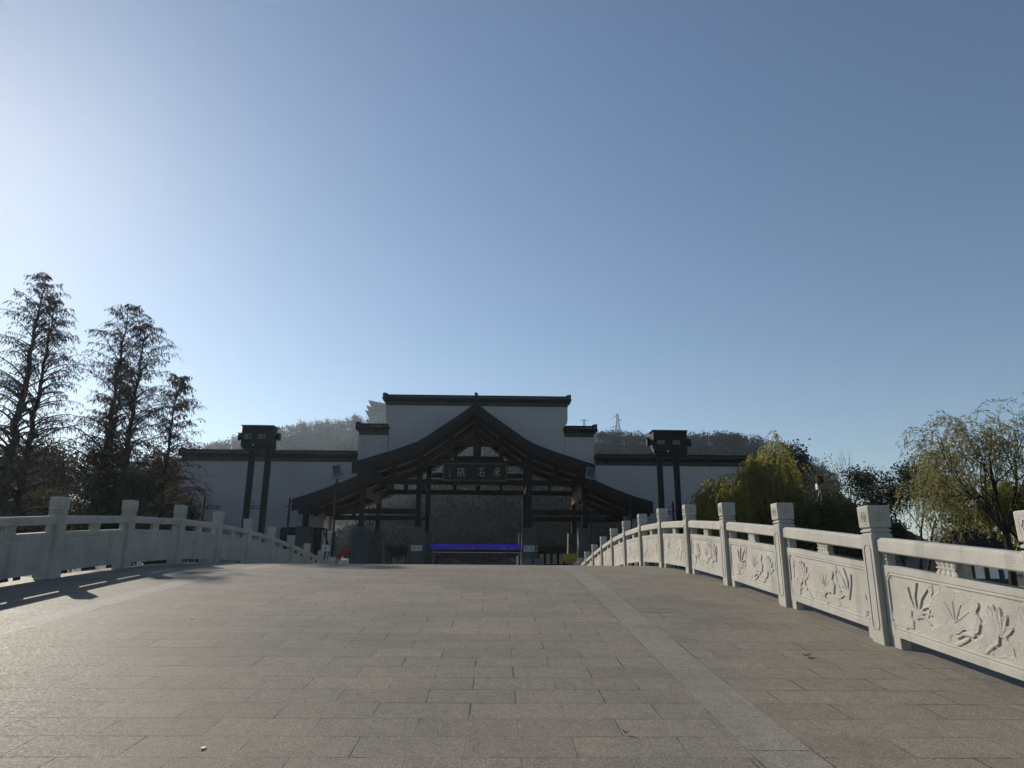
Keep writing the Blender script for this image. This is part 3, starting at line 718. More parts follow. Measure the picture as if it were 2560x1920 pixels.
# ------------------------------------------------------------------ white stepped walls
def coping(root, xa, xb, zb, zt_, Yc, th, ends=(True, True)):
    """tiled wall coping: frieze, eave course, double pitched tiles, ridge; Yc = wall centre"""
    H = zt_ - zb; o = empty('coping'); o.parent = root
    def bld(s, nm, mt, par):
        s.v = [(v[0] - root.location[0], v[1] - root.location[1], v[2] - root.location[2]) for v in s.v]; return MB.build(s, nm, mt, par)
    bpy.data.objects.remove(o)
    e = th / 2
    s = MB(); s.box(xa + .05, xb - .05, Yc - e - .05, Yc + e + .05, zb, zb + H * .33); fr = bld(s, 'frieze', M['frieze'], root)
    s = MB(); z0 = zb + H * .33
    s.box(xa, xb, Yc - e - .16, Yc + e + .16, z0 + .001, z0 + H * .1)
    s.box(xa - .06, xb + .06, Yc - e - .3, Yc + e + .3, z0 + H * .1 + .001, z0 + H * .2)
    poly = [(Yc - e - .42, z0 + H * .2), (Yc + e + .42, z0 + H * .2), (Yc + e + .42, z0 + H * .26), (Yc + .14, z0 + H * .5), (Yc - .14, z0 + H * .5), (Yc - e - .42, z0 + H * .26)]
    s.prism(poly, 'x', xa - .1, xb + .1)
    n = max(2, int((xb - xa) / .24))
    for k in range(n + 1):
        x = xa + (xb - xa) * k / n
        for sg in (-1, 1):
            s.tube([(x, Yc + sg * (e + .44), z0 + H * .235), (x, Yc + sg * .14, z0 + H * .5)], .07, 7)
    s.box(xa - .12, xb + .12, Yc - .15, Yc + .15, z0 + H * .5, zt_)
    cp_ = bld(s, 'coping_tiles', M['tile'], root)
    for x, sg, on in ((xa, -1, ends[0]), (xb, 1, ends[1])):
        if not on: continue
        s = MB()
        pts = [(0, 0), (.28, 0), (.36, -.12), (.3, -.3), (.42, -.42), (.3, -.58), (.1, -.62), (.1, -.2), (.02, -.1)]
        s.prism([(x + sg * (.02 + .5 * p[0]), zt_ + .0 + p[1] * .95) for p in pts], 'y', Yc - e - .3, Yc + e + .3)
        s.prism([(x - sg * .25, zt_ - .1), (x - sg * .1, zt_ + .1), (x + sg * .22, zt_ + .16), (x + sg * .24, zt_ + .06), (x + sg * .1, zt_ - .02), (x + sg * .1, zt_ - .1)], 'y', Yc - .14, Yc + .14)
        bld(s, 'ridge_end', M['tile'], root)

def wall_root(name, x, label): r = empty(name, (x, YW, 0)); tag(r, label, 'wall'); return r
def wall_body(root, poly, y0, y1):
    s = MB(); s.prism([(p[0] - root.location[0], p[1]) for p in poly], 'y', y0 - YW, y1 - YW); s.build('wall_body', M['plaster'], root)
wx = lambda px, py: float(at(px, py, YW)[0]); wz = lambda py, px=1190: float(at(px, py, YW)[2])
cw_ = wall_root('stepped_gable_wall', GO[0], 'tall white plaster wall with stepped dark coping rising behind the timber gable')
xa, xb = wx(966.5, 1000), wx(1418.5, 1000); za, zb = wz(1012.7, 970), wz(984.5, 970)
xs_l, xs_r = wx(897, 1090), wx(1485, 1090); zs = wz(1087.5, 930)
low = []
for x in np.linspace(xs_l, xs_r, 60):
    low.append((float(x), roof_z(float(x)) - .25))
top = [(xs_r, zs), (xb - .28, zs), (xb - .25, zs + .9), (xb - .04, zs + 1.15), (xb, zs + 1.5), (xb, za), (xa, za), (xa, zs + 1.5), (xa + .04, zs + 1.15), (xa + .25, zs + .9), (xa + .28, zs)]
if True:
    # split in three so every face stays convex enough
    mid = [p for p in low if xa + .28 <= p[0] <= xb - .28]
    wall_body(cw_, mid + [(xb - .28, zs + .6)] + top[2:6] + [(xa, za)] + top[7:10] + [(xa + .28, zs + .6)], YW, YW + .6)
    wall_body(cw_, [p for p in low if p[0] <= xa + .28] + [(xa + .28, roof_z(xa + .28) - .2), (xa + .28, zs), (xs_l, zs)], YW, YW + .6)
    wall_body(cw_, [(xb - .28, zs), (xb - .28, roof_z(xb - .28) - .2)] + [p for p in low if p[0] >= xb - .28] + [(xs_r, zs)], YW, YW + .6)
coping(cw_, xa - .08, xb + .08, za, zb, YW + .3, .6)
zcs = wz(1086.5, 930); zct = wz(1057.5, 930)
coping(cw_, xs_l - .05, xa + .26, zcs, zct, YW + .3, .6, (True, False))
coping(cw_, xb - .26, xs_r + .05, zcs, zct, YW + .3, .6, (False, True))

def wing(xo, xi, xd, label, prof, ends):
    """wing wall from its outer end xo to xi where it meets the gable wall; below the lower roof it stops at xd"""
    sg = 1 if xi > xo else -1
    r = wall_root('wing_wall', (xo + xi) / 2, label)
    zt_ = wz(1155.5, 900) if sg > 0 else wz(1163, 1480)
    poly = [(xo, 0), (xd, 0)] + [(float(x), interp(prof, float(x)) - .25) for x in np.linspace(xd, xi - sg * .003, 9)] + [(xi - sg * .003, zt_), (xo, zt_)]
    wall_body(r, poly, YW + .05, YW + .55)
    coping(r, min(xo, xi), max(xo, xi), zt_, zt_ + zct - zcs, YW + .3, .5, ends)
wing(wx(440, 1250), xs_l - .06, wx(806, 1300), 'long white wing wall with dark tiled coping left of the gatehouse, behind the bronze trees', prof_lo, (True, False))
wing(wx(1990, 1250), xs_r + .06, wx(1562, 1300), 'long white wing wall with dark tiled coping right of the gatehouse, behind the yellow willow', prof_lr, (False, True))

# ------------------------------------------------------------------ light towers, posts and things around the gate
def local(s, root):
    o = root.location; s.v = [(v[0] - o[0], v[1] - o[1], v[2] - o[2]) for v in s.v]; return s

def light_tower(xl, xr, yt, yb, poles, Y, mat, label):
    a, c = at(xl, yb, Y), at(xr, yt, Y)
    x0, x1, z0, z1 = float(a[0]), float(c[0]), float(a[2]), float(c[2]); D = 1.1
    r = empty('light_tower', ((x0 + x1) / 2, Y + D / 2, 0)); tag(r, label, 'light tower', 'floodlight towers before the gatehouse')
    for px in poles:
        x = float(at(px, 1140, Y)[0]); s = MB(); s.bbox(x - .165, x + .165, Y + D / 2 - .165, Y + D / 2 + .165, 0, z0 + .05, .02); s.bbox(x - .26, x + .26, Y + D / 2 - .26, Y + D / 2 + .26, 0, .06, .01)
        local(s, r).build('pole', mat, r)
    s = MB(); s.bbox(x0 + .06, x1 - .06, Y + .05, Y + D - .05, z0 + .12, z1 - .06, .02)
    s.bbox(x0 + .1, x1 - .1, Y + .1, Y + D - .1, z0, z0 + .14, .02); s.bbox(x0 + .03, x1 - .03, Y + .02, Y + D - .02, z0 + .14, z0 + .2, .012)
    for x in np.linspace(x0 + .09, x1 - .09, 4): s.bbox(x - .04, x + .04, Y + .02, Y + .1, z0 + .2, z1 - .05, .008)
    hs = local(s, r).build('lamp_housing', mat, r)
    s = MB(); s.bbox(x0 - .03, x1 + .03, Y - .04, Y + D + .04, z1 - .06, z1, .012); local(s, r).build('housing_roof', mat, hs)
    w = x1 - x0; zc = z0 + (z1 - z0) * .5
    for fx in (.22, .66):
        xx = x0 + w * fx
        s = MB(); s.bbox(xx - .22, xx + .25, Y + .0, Y + .06, zc - .14, zc + .14, .01); f = local(s, r).build('floodlight', M['panel_blue'], r)
        s = MB(); s.tube([(xx + .1, Y - .03, zc), (xx + .1, Y + .03, zc)], .085, 16); local(s, r).build('lens', M['glass'], f)
        s = MB(); s.bbox(xx - .26, xx + .28, Y - .12, Y + .06, zc + .17, zc + .21, .008); local(s, r).build('hood', mat, f)
    for sg, xx in ((-1, x0), (1, x1)):
        s = MB(); s.tube([(xx + sg * -.02, Y + D * .5, zc + .05), (xx + sg * .3, Y + D * .5, zc + .05)], [.16, .24], 16); s.bbox(xx + min(0, sg * .34), xx + max(0, sg * .34), Y + D * .5 - .26, Y + D * .5 + .26, zc + .27, zc + .3, .006)
        local(s, r).build('floodlight', mat, r)
    s = MB(); s.tube([(x0 + w * .42, Y + .02, z0 + .22), (x0 + w * .42, Y - .03, z0 + .22)], .045, 12); local(s, r).build('lens', M['white_paint'], r)
    return r
light_tower(598, 684.5, 1063, 1120, (622.5, 664), 44.0, M['green_metal'], 'dark green twin-pole light tower with a boxy lamp housing, standing left of the gatehouse')
light_tower(1634, 1718, 1075.5, 1136, (1653, 1695), 44.0, M['black_metal'], 'black twin-pole light tower with a boxy lamp housing, standing right of the gatehouse')

def flood_post(px, py0, pxb, pyb, Y, rad, label, flip):
    p = at(pxb, pyb, Y); t = at(px, py0, Y); x, z = float(p[0]), float(t[2])
    r = empty('floodlight_post', (x, Y, 0)); tag(r, label, 'lamp post', 'thin floodlight posts at the bridge end')
    s = MB(); s.tube([(0, 0, 0), (0, 0, .5), (0, 0, .52), (0, 0, z - .85)], [rad * 1.5, rad * 1.45, rad, rad * .85], 10); s.bbox(-.2, .2, -.2, .2, 0, .05, .01); s.build('pole', M['black_metal'], r)
    s = MB(); bm = bmesh.new(); bmesh.ops.create_cube(bm, size=1)
    for v in bm.verts:
        k = 1.0 if v.co.y < 0 else 0.7
        v.co = Vector((v.co.x * .6 * k, v.co.y * .42, v.co.z * .82 * k))
    bmesh.ops.bevel(bm, geom=list(bm.edges), offset=.05, segments=2, affect='EDGES')
    bm.transform(Matrix.Translation((0, 0, z - .4)) @ Matrix.Rotation(math.radians(18 * flip), 4, 'Y') @ Matrix.Rotation(math.radians(-22), 4, 'X')); s.bm(bm)
    hd = s.build('lamp_head', M['grey_metal'], r)
    s = MB(); bm = bmesh.new(); bmesh.ops.create_cube(bm, size=1)
    for v in bm.verts: v.co = Vector((v.co.x * .48, v.co.y * .02 - .215, v.co.z * .68))
    bm.transform(Matrix.Translation((0, 0, z - .4)) @ Matrix.Rotation(math.radians(18 * flip), 4, 'Y') @ Matrix.Rotation(math.radians(-22), 4, 'X')); s.bm(bm)
    s.build('lamp_glass', M['glass'], hd)
    s = MB(); s.tube([(-.33, 0, z - .4), (-.33, 0, z - .82), (0, 0, z - .9), (.33, 0, z - .82), (.33, 0, z - .4)], .022, 6); s.build('yoke', M['black_metal'], r)
    s = MB(); s.bbox(-.16, -.04, -.07, .07, z - 1.4, z - 1.15, .01); s.build('control_box', M['black_metal'], r)
flood_post(843, 1163, 829, 1395, 44.2, .075, 'black floodlight post in front of the left lower roof, its lamp tilted left', -1)
flood_post(1479, 1170, 1480, 1395, 44.2, .045, 'slender floodlight post in front of the right lower roof, near the sunlit balustrade', 1)

def banner_pole(px, pyt, sg, Y, label):
    t = at(px, pyt, Y); x, z = float(t[0]), float(t[2])
    r = empty('banner_pole', (x, Y, 0)); tag(r, label, 'banner pole', 'bracketed poles in a row before the white walls')
    s = MB(); s.tube([(0, 0, 0), (0, 0, z - .15), (0, 0, z - .14), (0, 0, z - .02), (0, 0, z)], [.085, .07, .045, .05, .01], 10); s.build('pole', M['black_metal'], r)
    s = MB(); s.tube([(-sg * .32, 0, z - .62), (sg * 1.22, 0, z - .62)], .028, 6); s.tube([(0, 0, z - .78), (sg * 1.1, 0, z - .78)], .028, 6)
    for k in (.25, .9): s.bbox(min(sg * k, sg * (k + .08)), max(sg * k, sg * (k + .08)), -.02, .02, z - .78, z - .62, .004)
    s.tube([(0, 0, z - .2), (sg * .5, 0, z - .6)], .02, 6); s.build('bracket_arm', M['black_metal'], r)
for px, pyt, sg, lb in ((511.5, 1241.5, 1, 'black bracketed pole furthest left, between the bronze trees and the left light tower'),
                        (623, 1241.8, 1, 'black bracketed pole seen between the two legs of the left light tower'),
                        (725.7, 1243, 1, 'black bracketed pole beside the tip of the left lower roof'),
                        (1575, 1248.5, -1, 'black bracketed pole in front of the tip of the right lower roof'),
                        (1682, 1253, -1, 'black bracketed pole seen between the two legs of the right light tower'),
                        (1786, 1258, -1, 'black bracketed pole against bare white wall, right of the right light tower'),
                        (1899, 1260, -1, 'black bracketed pole in front of the yellow willow')):
    banner_pole(px, pyt, sg, 47.0 if sg > 0 else 43.4, lb)

def seg3(root, name, mat, boxes, b=.01):
    s = MB()
    for q in boxes: s.bbox(*q, b)
    return local(s, root).build(name, mat, root)

# blue LED canopy over the entrance lanes in the central bay
Yc = 53.0
a, c = at(1076, 1373.5, Yc), at(1308, 1361.5, Yc); x0, x1, z0, z1 = map(float, (a[0], c[0], a[2], c[2]))
r = empty('entrance_canopy', ((x0 + x1) / 2, Yc, 0)); tag(r, 'long entrance canopy with a glowing blue display strip across the central bay', 'canopy')
zm_ = z0 + (z1 - z0) * .42
seg3(r, 'display_strip', M['led_blue'], [(x0, x1, Yc, Yc + .12, zm_, z1)])
lb_ = seg3(r, 'display_base', M['led_dim'], [(x0 - .04, x1 + .04, Yc - .01, Yc + .13, z0, zm_ - .003)])
mk = MB()
for k in range(46):
    xx = x0 + .2 + (x1 - x0 - .4) * random.random(); mk.box(xx, xx + random.uniform(.03, .1), Yc - .016, Yc - .011, z0 + .05, z0 + .05 + random.uniform(.03, .1))
local(mk, r).build('display_marks', M['led_mark'], lb_)
zf_ = float(at(1190, 1382, Yc)[2]); ze = float(at(1190, 1389, Yc)[2])
seg3(r, 'fascia', M['black_metal'], [(x0 + .3, x1 - .15, Yc + .06, Yc + 1.6, zf_ + .06, z0 - .004)])
seg3(r, 'trim', M['grey_metal'], [(x0 + .25, x1 - .12, Yc - .02, Yc + .06, zf_, zf_ + .055)])
seg3(r, 'valance', M['tarp'], [(x0 + .3 + k * .33, x0 + .3 + k * .33 + .32, Yc + .1, Yc + .14, ze - .05 * (k % 2), zf_ - .004) for k in range(int((x1 - x0 - .6) / .33))])
for x, mt in ((x0 + .42, 'black_metal'), (x1 - .4, 'white_paint')):
    for y in (Yc + .2, Yc + 1.4): seg3(r, 'post', M[mt], [(x - .05, x + .05, y, y + .1, 0, zf_ + .06)])
# thin camera arms on the back plinths
for px0, px1, py, sg, lb in ((1078, 1128, 1325.5, 1, 'thin dark camera arm reaching right from the back plinth left of the central bay'), (1305, 1250, 1326, -1, 'thin dark camera arm reaching left from the back plinth right of the central bay')):
    a, c = at(px0, py, YB - .2), at(px1, py - 1.5, YB - .2)
    s = MB(); s.tube([tuple(a), tuple(c)], [.04, .025], 6); s.bbox(float(c[0]) - .1, float(c[0]) + .1, YB - .28, YB - .12, float(c[2]) - .05, float(c[2]) + .03, .01)
    o = s.build('camera_arm', M['black_metal']); tag(o, lb, 'camera arm', 'camera arms on the back plinths')
# turnstile shelter in the bay left of the centre
Ys = 53.5
a, c = at(964, 1374, Ys), at(1024, 1365, Ys); x0, x1, z0, z1 = map(float, (a[0], c[0], a[2], c[2]))
r = empty('turnstile_shelter', ((x0 + x1) / 2, Ys, 0)); tag(r, 'dark flat-roofed turnstile shelter in the bay left of the central bay', 'shelter')
seg3(r, 'roof', M['black_metal'], [(x0, x1, Ys - .2, Ys + 1.6, z0 + .1, z1), (x0 + .06, x1 - .06, Ys - .1, Ys + 1.5, z0 - .06, z0 + .102)])
for x in (x0 + .2, x1 - .3):
    for y in (Ys, Ys + 1.3): seg3(r, 'post', M['black_metal'], [(x, x + .1, y, y + .1, 0, z0)])
seg3(r, 'sign_band', M['plaque'], [(x0 + .31, x1 - .31, Ys + .02, Ys + .08, z0 - .45, z0 - .07)])
for k in range(4):
    x = x0 + .45 + k * .34; seg3(r, 'turnstile', M['grey_metal'], [(x, x + .16, Ys + .3, Ys + 1.1, 0, 1.15), (x - .02, x + .18, Ys + .28, Ys + .5, 1.15, 1.5)])
# ticket office in the bay right of the centre
Ys = 60.5
a, c = at(1340, 1380, Ys), at(1420, 1367, Ys); x0, x1, z0, z1 = map(float, (a[0], c[0], a[2], c[2]))
r = empty('ticket_office', ((x0 + x1) / 2, Ys, 0)); tag(r, 'low dark ticket office with pale windows behind the bay right of centre', 'kiosk')
seg3(r, 'wall', M['black_metal'], [(x0 + .1, x1 - .1, Ys + .1, Ys + 2.6, 0, z0)])
seg3(r, 'roof', M['tile'], [(x0 - .1, x1 + .1, Ys - .3, Ys + 2.9, z0 + .002, z1)])
zz = (.35, 1.35, 1.62, float(at(1380, 1379.5, Ys)[2]) - .12)
for k in range(4):
    xx = x0 + .25 + k * (x1 - x0 - .5) / 4; w = (x1 - x0 - .5) / 4 - .1
    f = seg3(r, 'window', M['pale_glass'], [(xx + .05, xx + w - .05, Ys + .06, Ys + .098, zz[2] + .05, zz[3] - .05)])
    seg3(r, 'window', M['glass'], [(xx + .05, xx + w - .05, Ys + .06, Ys + .098, zz[0], zz[1])])
    seg3(r, 'window_frame', M['black_metal'], [(xx, xx + .05, Ys + .03, Ys + .097, zz[0], zz[3]), (xx + w - .05, xx + w, Ys + .03, Ys + .097, zz[0], zz[3]), (xx + .052, xx + w - .052, Ys + .03, Ys + .096, zz[1] + .02, zz[2])], .004)
# vertical sign with three pale characters, two grey-blue cabinets, yellow counter
Ys = yplf - .25
a, c = at(1340, 1381, Ys), at(1345.5, 1361, Ys)
r = empty('hanging_sign', (float(a[0] + c[0]) / 2, Ys, float(a[2]))); tag(r, 'narrow black vertical sign with three white characters beside the right plinth sign', 'sign')
w, hh = float(c[0] - a[0]), float(c[2] - a[2]); s = MB(); s.bbox(-w / 2, w / 2, 0, .06, 0, hh, .008); s.build('board', M['plaque'], r)
s = MB(); s.tube([(-w / 2 + .02, .03, hh * .9), (-w / 2 - .12, .03, hh * .9)], .012, 6); s.build('hanger', M['black_metal'], r)
s = MB()
for k, key in enumerate(('shi', 'ru', 'kou')): glyph(s, key, -w * .32, hh * (.08 + .3 * k), w * .64, hh * .22, 0, .02, .006)
s.build('characters', M['white_paint'], r)
for xa_, xb_, lb in ((1307, 1330, 'grey-blue cabinet against the plinth right of the central bay'), (1333.5, 1357, 'grey-blue cabinet beside the plinth, next to the ticket office')):
    Ys = yplf - .5; a, c = at(xa_, 1410, Ys), at(xb_, 1396.3, Ys); x0, x1, z1 = float(a[0]), float(c[0]), float(c[2])
    r = empty('cabinet', ((x0 + x1) / 2, Ys, 0)); tag(r, lb, 'cabinet', 'grey-blue cabinets by the right plinth')
    seg3(r, 'body', M['panel_blue'], [(x0, x1, Ys, Ys + .4, .08, z1)]); seg3(r, 'foot', M['black_metal'], [(x0 + .05, x1 - .05, Ys + .05, Ys + .35, 0, .08)])
    seg3(r, 'door', M['panel_blue'], [(x0 + .05, x1 - .05, Ys - .02, Ys - .002, .2, z1 - .06)]); seg3(r, 'handle', M['grey_metal'], [(x1 - .14, x1 - .1, Ys - .05, Ys - .022, z1 * .6, z1 * .6 + .2)], .004)
Ys = 47.6
a, c = at(1410, 1400, Ys), at(1444, 1384.5, Ys); x0, x1, z0, z1 = map(float, (a[0], c[0], a[2], c[2])); xm = (x0 + x1) / 2; w = x1 - x0
r = empty('counter', (xm, Ys, 0)); tag(r, 'ochre yellow counter with flared top before the second plinth right of centre', 'counter')
s = MB(); s.bbox(x0, x1, Ys, Ys + .7, z0, z1, .012); s.frustum(xm, Ys + .35, z0 - .22, z0 + .002, w * .66, .5, w * .96, .66); local(s, r).build('top', M['yellow'], r)
s = MB(); s.bbox(xm - w * .32, xm + w * .32, Ys + .1, Ys + .6, .06, z0 - .218, .012); local(s, r).build('pedestal', M['grey_stone'], r)
seg3(r, 'foot', M['grey_stone'], [(xm - w * .42, xm + w * .42, Ys + .02, Ys + .68, 0, .06)])
# left booth under the left eave
Ys = 51.2
a, c = at(693, 1400, Ys), at(804, 1318.5, Ys); x0, x1, z1 = float(a[0]), float(c[0]), float(c[2])
r = empty('booth', ((x0 + x1) / 2, Ys, 0)); tag(r, 'dark booth draped in black tarpaulin behind the outermost left plinth', 'booth')
seg3(r, 'frame', M['black_metal'], [(x0, x1, Ys + .1, Ys + 1.9, z1 - .1, z1), (x0, x0 + .1, Ys + .1, Ys + .2, 0, z1 - .1), (x1 - .1, x1, Ys + .1, Ys + .2, 0, z1 - .1), (x0, x0 + .1, Ys + 1.8, Ys + 1.9, 0, z1 - .1), (x1 - .1, x1, Ys + 1.8, Ys + 1.9, 0, z1 - .1)])
n = 60; vs = []; fs = []
for i in range(n + 1):
    x = x0 + .1 + (x1 - x0 - .2) * i / n
    for z in np.linspace(0.05, z1 - .1, 9):
        vs.append((x, Ys + .14 + .05 * math.sin(i * .9 + z * 1.3) + .03 * math.sin(i * 2.1 - z * 2), z))
for i in range(n):
    for j in range(8): q = i * 9 + j; fs.append((q, q + 9, q + 10, q + 1))
s = MB(); s.add(vs, fs, True); o = local(s, r).build('tarpaulin', M['tarp'], r)
md = o.modifiers.new('thickness', 'SOLIDIFY'); md.thickness = .01
# end wall beyond the booth: pale plaster return with brown timber door and a leaning brace
Ys = 55.5
a, c = at(806, 1400, Ys), at(831, 1290, Ys); x0, x1, z1 = float(a[0]), float(c[0]), float(c[2])
r = empty('side_wall', ((x0 + x1) / 2, Ys, 0)); tag(r, 'narrow pale side wall with a brown timber door under the left lower roof', 'wall')
zz = float(at(820, 1329, Ys)[2])
seg3(r, 'wall_body', M['plaster'], [(x0, x1, Ys, Ys + .3, 0, zz), (x0, x0 + .28, Ys, Ys + .3, zz + .001, z1)])
seg3(r, 'door', M['tan_wood'], [(x0 + .285, x1 - .02, Ys + .05, Ys + .2, zz + .002, z1)])
seg3(r, 'sill', M['white_paint'], [(x0 + .2, x1 + .1, Ys - .06, Ys - .002, zz - .04, zz + .02)])
s = MB(); s.tube([tuple(at(808, 1325, Ys - .2)), tuple(at(821, 1364, Ys - .2))], .07, 6); local(s, r).build('brace', M['wood'], r)
# notices
def notice(x0p, x1p, y0p, y1p, Y, mat, mark, label):
    a, c = at(x0p, y1p, Y), at(x1p, y0p, Y); w, z0_, z1_ = float(c[0] - a[0]), float(a[2]), float(c[2])
    r = empty('notice_board', (float(a[0] + c[0]) / 2, Y, 0)); tag(r, label, 'notice')
    s = MB(); s.bbox(-w / 2, w / 2, 0, .05, z0_, z1_, .006); s.build('board', mat, r)
    s = MB(); s.tube([(0, .08, 0), (0, .08, z1_ - .05)], .03, 8); s.build('post', M['black_metal'], r)
    zc = (z0_ + z1_) / 2; s = MB()
    if mark == 'disc': s.tube([(0, -.012, zc), (0, -.001, zc)], w * .22, 20)
    else:
        for k in range(4): s.bbox(-w * .35, w * (.1 + .06 * k), -.01, -.001, zc + .06 - k * .05, zc + .085 - k * .05, .002)
    s.build('mark', M['glass'] if mark == 'disc' else M['white_paint'], r)
notice(803.5, 823.5, 1362.5, 1378, 46.0, M['poster'], 'disc', 'pale blue notice board with a dark round emblem beside the left floodlight post')
notice(813.5, 823.5, 1379, 1391, 45.6, M['sign_blue'], 'lines', 'small dark blue notice with white lines under the pale blue notice board')
# red awning and the van behind it
Ys = 58.5
a, c = at(843, 1390, Ys), at(881, 1369, Ys); x0, z0, x1, z1 = float(a[0]), float(a[2]), float(c[0]), float(c[2])
r = empty('red_awning', ((x0 + x1) / 2, Ys, 0)); tag(r, 'slanted red awning beside the second plinth from the left', 'awning')
s = MB(); n = 12
top = [(x0 + (x1 - x0) * k / n, z0 + (z1 - z0) * k / n + .08 * math.sin(k / n * math.pi)) for k in range(n + 1)]
s.strip(top, [(p[0], p[1] - .03) for p in top], Ys, Ys + 1.8); aw = local(s, r).build('canvas', M['red'], r)
s = MB(); s.strip([(p[0], p[1] - .032) for p in top], [(p[0] + .02, p[1] - .3 - .05 * (k % 2)) for k, p in enumerate(top)], Ys, Ys + .03); local(s, r).build('valance', M['red'], aw)
for x, z in ((x0 + .1, z0), (x1 - .1, z1 - .1)):
    for y in (Ys + .05, Ys + 1.7): s = MB(); s.tube([(x, y, 0), (x, y, z)], .025, 8); local(s, r).build('pole', M['white_paint'], r)
def van(px, Y, label):
    x = float(at(px, 1400, Y)[0]); r = empty('parked_van', (x, Y, 0)); tag(r, label, 'van')
    s = MB(); prof = [(0, .35), (.02, .8), (.12, 1.0), (.9, 1.12), (1.45, 1.9), (1.7, 1.98), (4.4, 1.98), (4.6, 1.8), (4.65, .4), (4.5, .3), (.1, .3)]
    rings = []
    for xx, k in ((-.86, .96), (-.84, 1), (.84, 1), (.86, .96)):
        rings.append([(xx, p[0], .3 + (p[1] - .3) * k) for p in prof])
    m = len(prof); vs = [p for q in rings for p in q]
    fs = [(a_ * m + i, a_ * m + (i + 1) % m, (a_ + 1) * m + (i + 1) % m, (a_ + 1) * m + i) for a_ in range(3) for i in range(m)] + [tuple(range(m)), tuple(range(4 * m - 1, 3 * m - 1, -1))]
    s.add(vs, fs); s.build('body', M['white_paint'], r)
    s = MB(); s.add([(-.72, .97, 1.18), (.72, .97, 1.18), (.66, 1.4, 1.82), (-.66, 1.4, 1.82), (-.72, 1.02, 1.16), (.72, 1.02, 1.16), (.66, 1.45, 1.8), (-.66, 1.45, 1.8)], [(0, 1, 2, 3), (4, 7, 6, 5), (0, 4, 5, 1), (1, 5, 6, 2), (2, 6, 7, 3), (3, 7, 4, 0)]); s.build('windscreen', M['glass'], r)
    for sg in (-1, 1):
        s = MB(); s.bbox(sg * .865 - .006, sg * .865 + .006, 1.6, 4.2, 1.2, 1.75, .004); s.build('side_window', M['glass'], r)
        s = MB(); s.bbox(sg * .62 - .15, sg * .62 + .15, -.01, .06, .72, .9, .02); s.build('headlight', M['cable'], r)
        s = MB(); s.bbox(sg * 1.0 - .09, sg * 1.0 + .09, 1.1, 1.16, 1.15, 1.35, .02); s.build('wing_mirror', M['black_metal'], r)
        for y in (.9, 3.7):
            s = MB(); s.tube([(sg * .68, y, .33), (sg * .87, y, .33)], .33, 20); w = s.build('wheel', M['tarp'], r)
            s = MB(); s.tube([(sg * .86, y, .33), (sg * .885, y, .33)], .2, 16); s.build('rim', M['grey_metal'], w)
    s = MB(); s.bbox(-.55, .55, -.01, .05, .5, .68, .01); s.build('grille', M['black_metal'], r)
    s = MB(); s.bbox(-.2, .45, 2.0, 2.9, 1.99, 2.2, .03); s.build('roof_box', M['white_paint'], r)
van(868, 56.2, 'white van parked under the red awning, half hidden by the plinth')

# ------------------------------------------------------------------ trees
def norm(v): return v / (np.linalg.norm(v, axis=-1, keepdims=True) + 1e-9)
def tubes(segs, n=5):
    A = np.array([s[0] for s in segs]); B = np.array([s[1] for s in segs]); ra = np.array([s[2] for s in segs]); rb = np.array([s[3] for s in segs])
    T = norm(B - A); ref = np.where(np.abs(T[:, :1]) < .8, np.array([[1., 0, 0]]), np.array([[0, 1., 0]]))
    S = norm(np.cross(T, ref)); Q = np.cross(T, S); ang = np.arange(n) * 2 * math.pi / n
    d = S[:, None] * np.cos(ang)[None, :, None] + Q[:, None] * np.sin(ang)[None, :, None]
    V = np.concatenate([A[:, None] + d * ra[:, None, None], B[:, None] + d * rb[:, None, None]], 1).reshape(-1, 3)
    k = np.arange(n); base = np.arange(len(A))[:, None] * 2 * n
    F = np.stack([base + k, base + (k + 1) % n, base + n + (k + 1) % n, base + n + k], -1).reshape(-1, 4)
    return V, F
def leaves(C, D, L, W, rng):
    D = norm(D); R = norm(rng.normal(size=C.shape)); S = norm(np.cross(D, R)); N = np.cross(D, S)
    L = L[:, None]; W = W[:, None]
    V = np.stack([C, C + D * L * .45 + S * W * .5 + N * W * .12, C + D * L, C + D * L * .45 - S * W * .5 + N * W * .12], 1).reshape(-1, 3)
    F = np.arange(len(C) * 4).reshape(-1, 4)
    return V, F

def tree_root(name, x, y, z, label, cat, group=None):
    r = empty(name, (x, y, z)); tag(r, label, cat, group); return r
def finish(r, segs, LV, bark, leaf, crown_name='crown'):
    V, F = tubes(segs); np_mesh('trunk', V, F, M[bark], r, True)
    if LV is not None: np_mesh(crown_name, LV[0], LV[1], M[leaf], r)

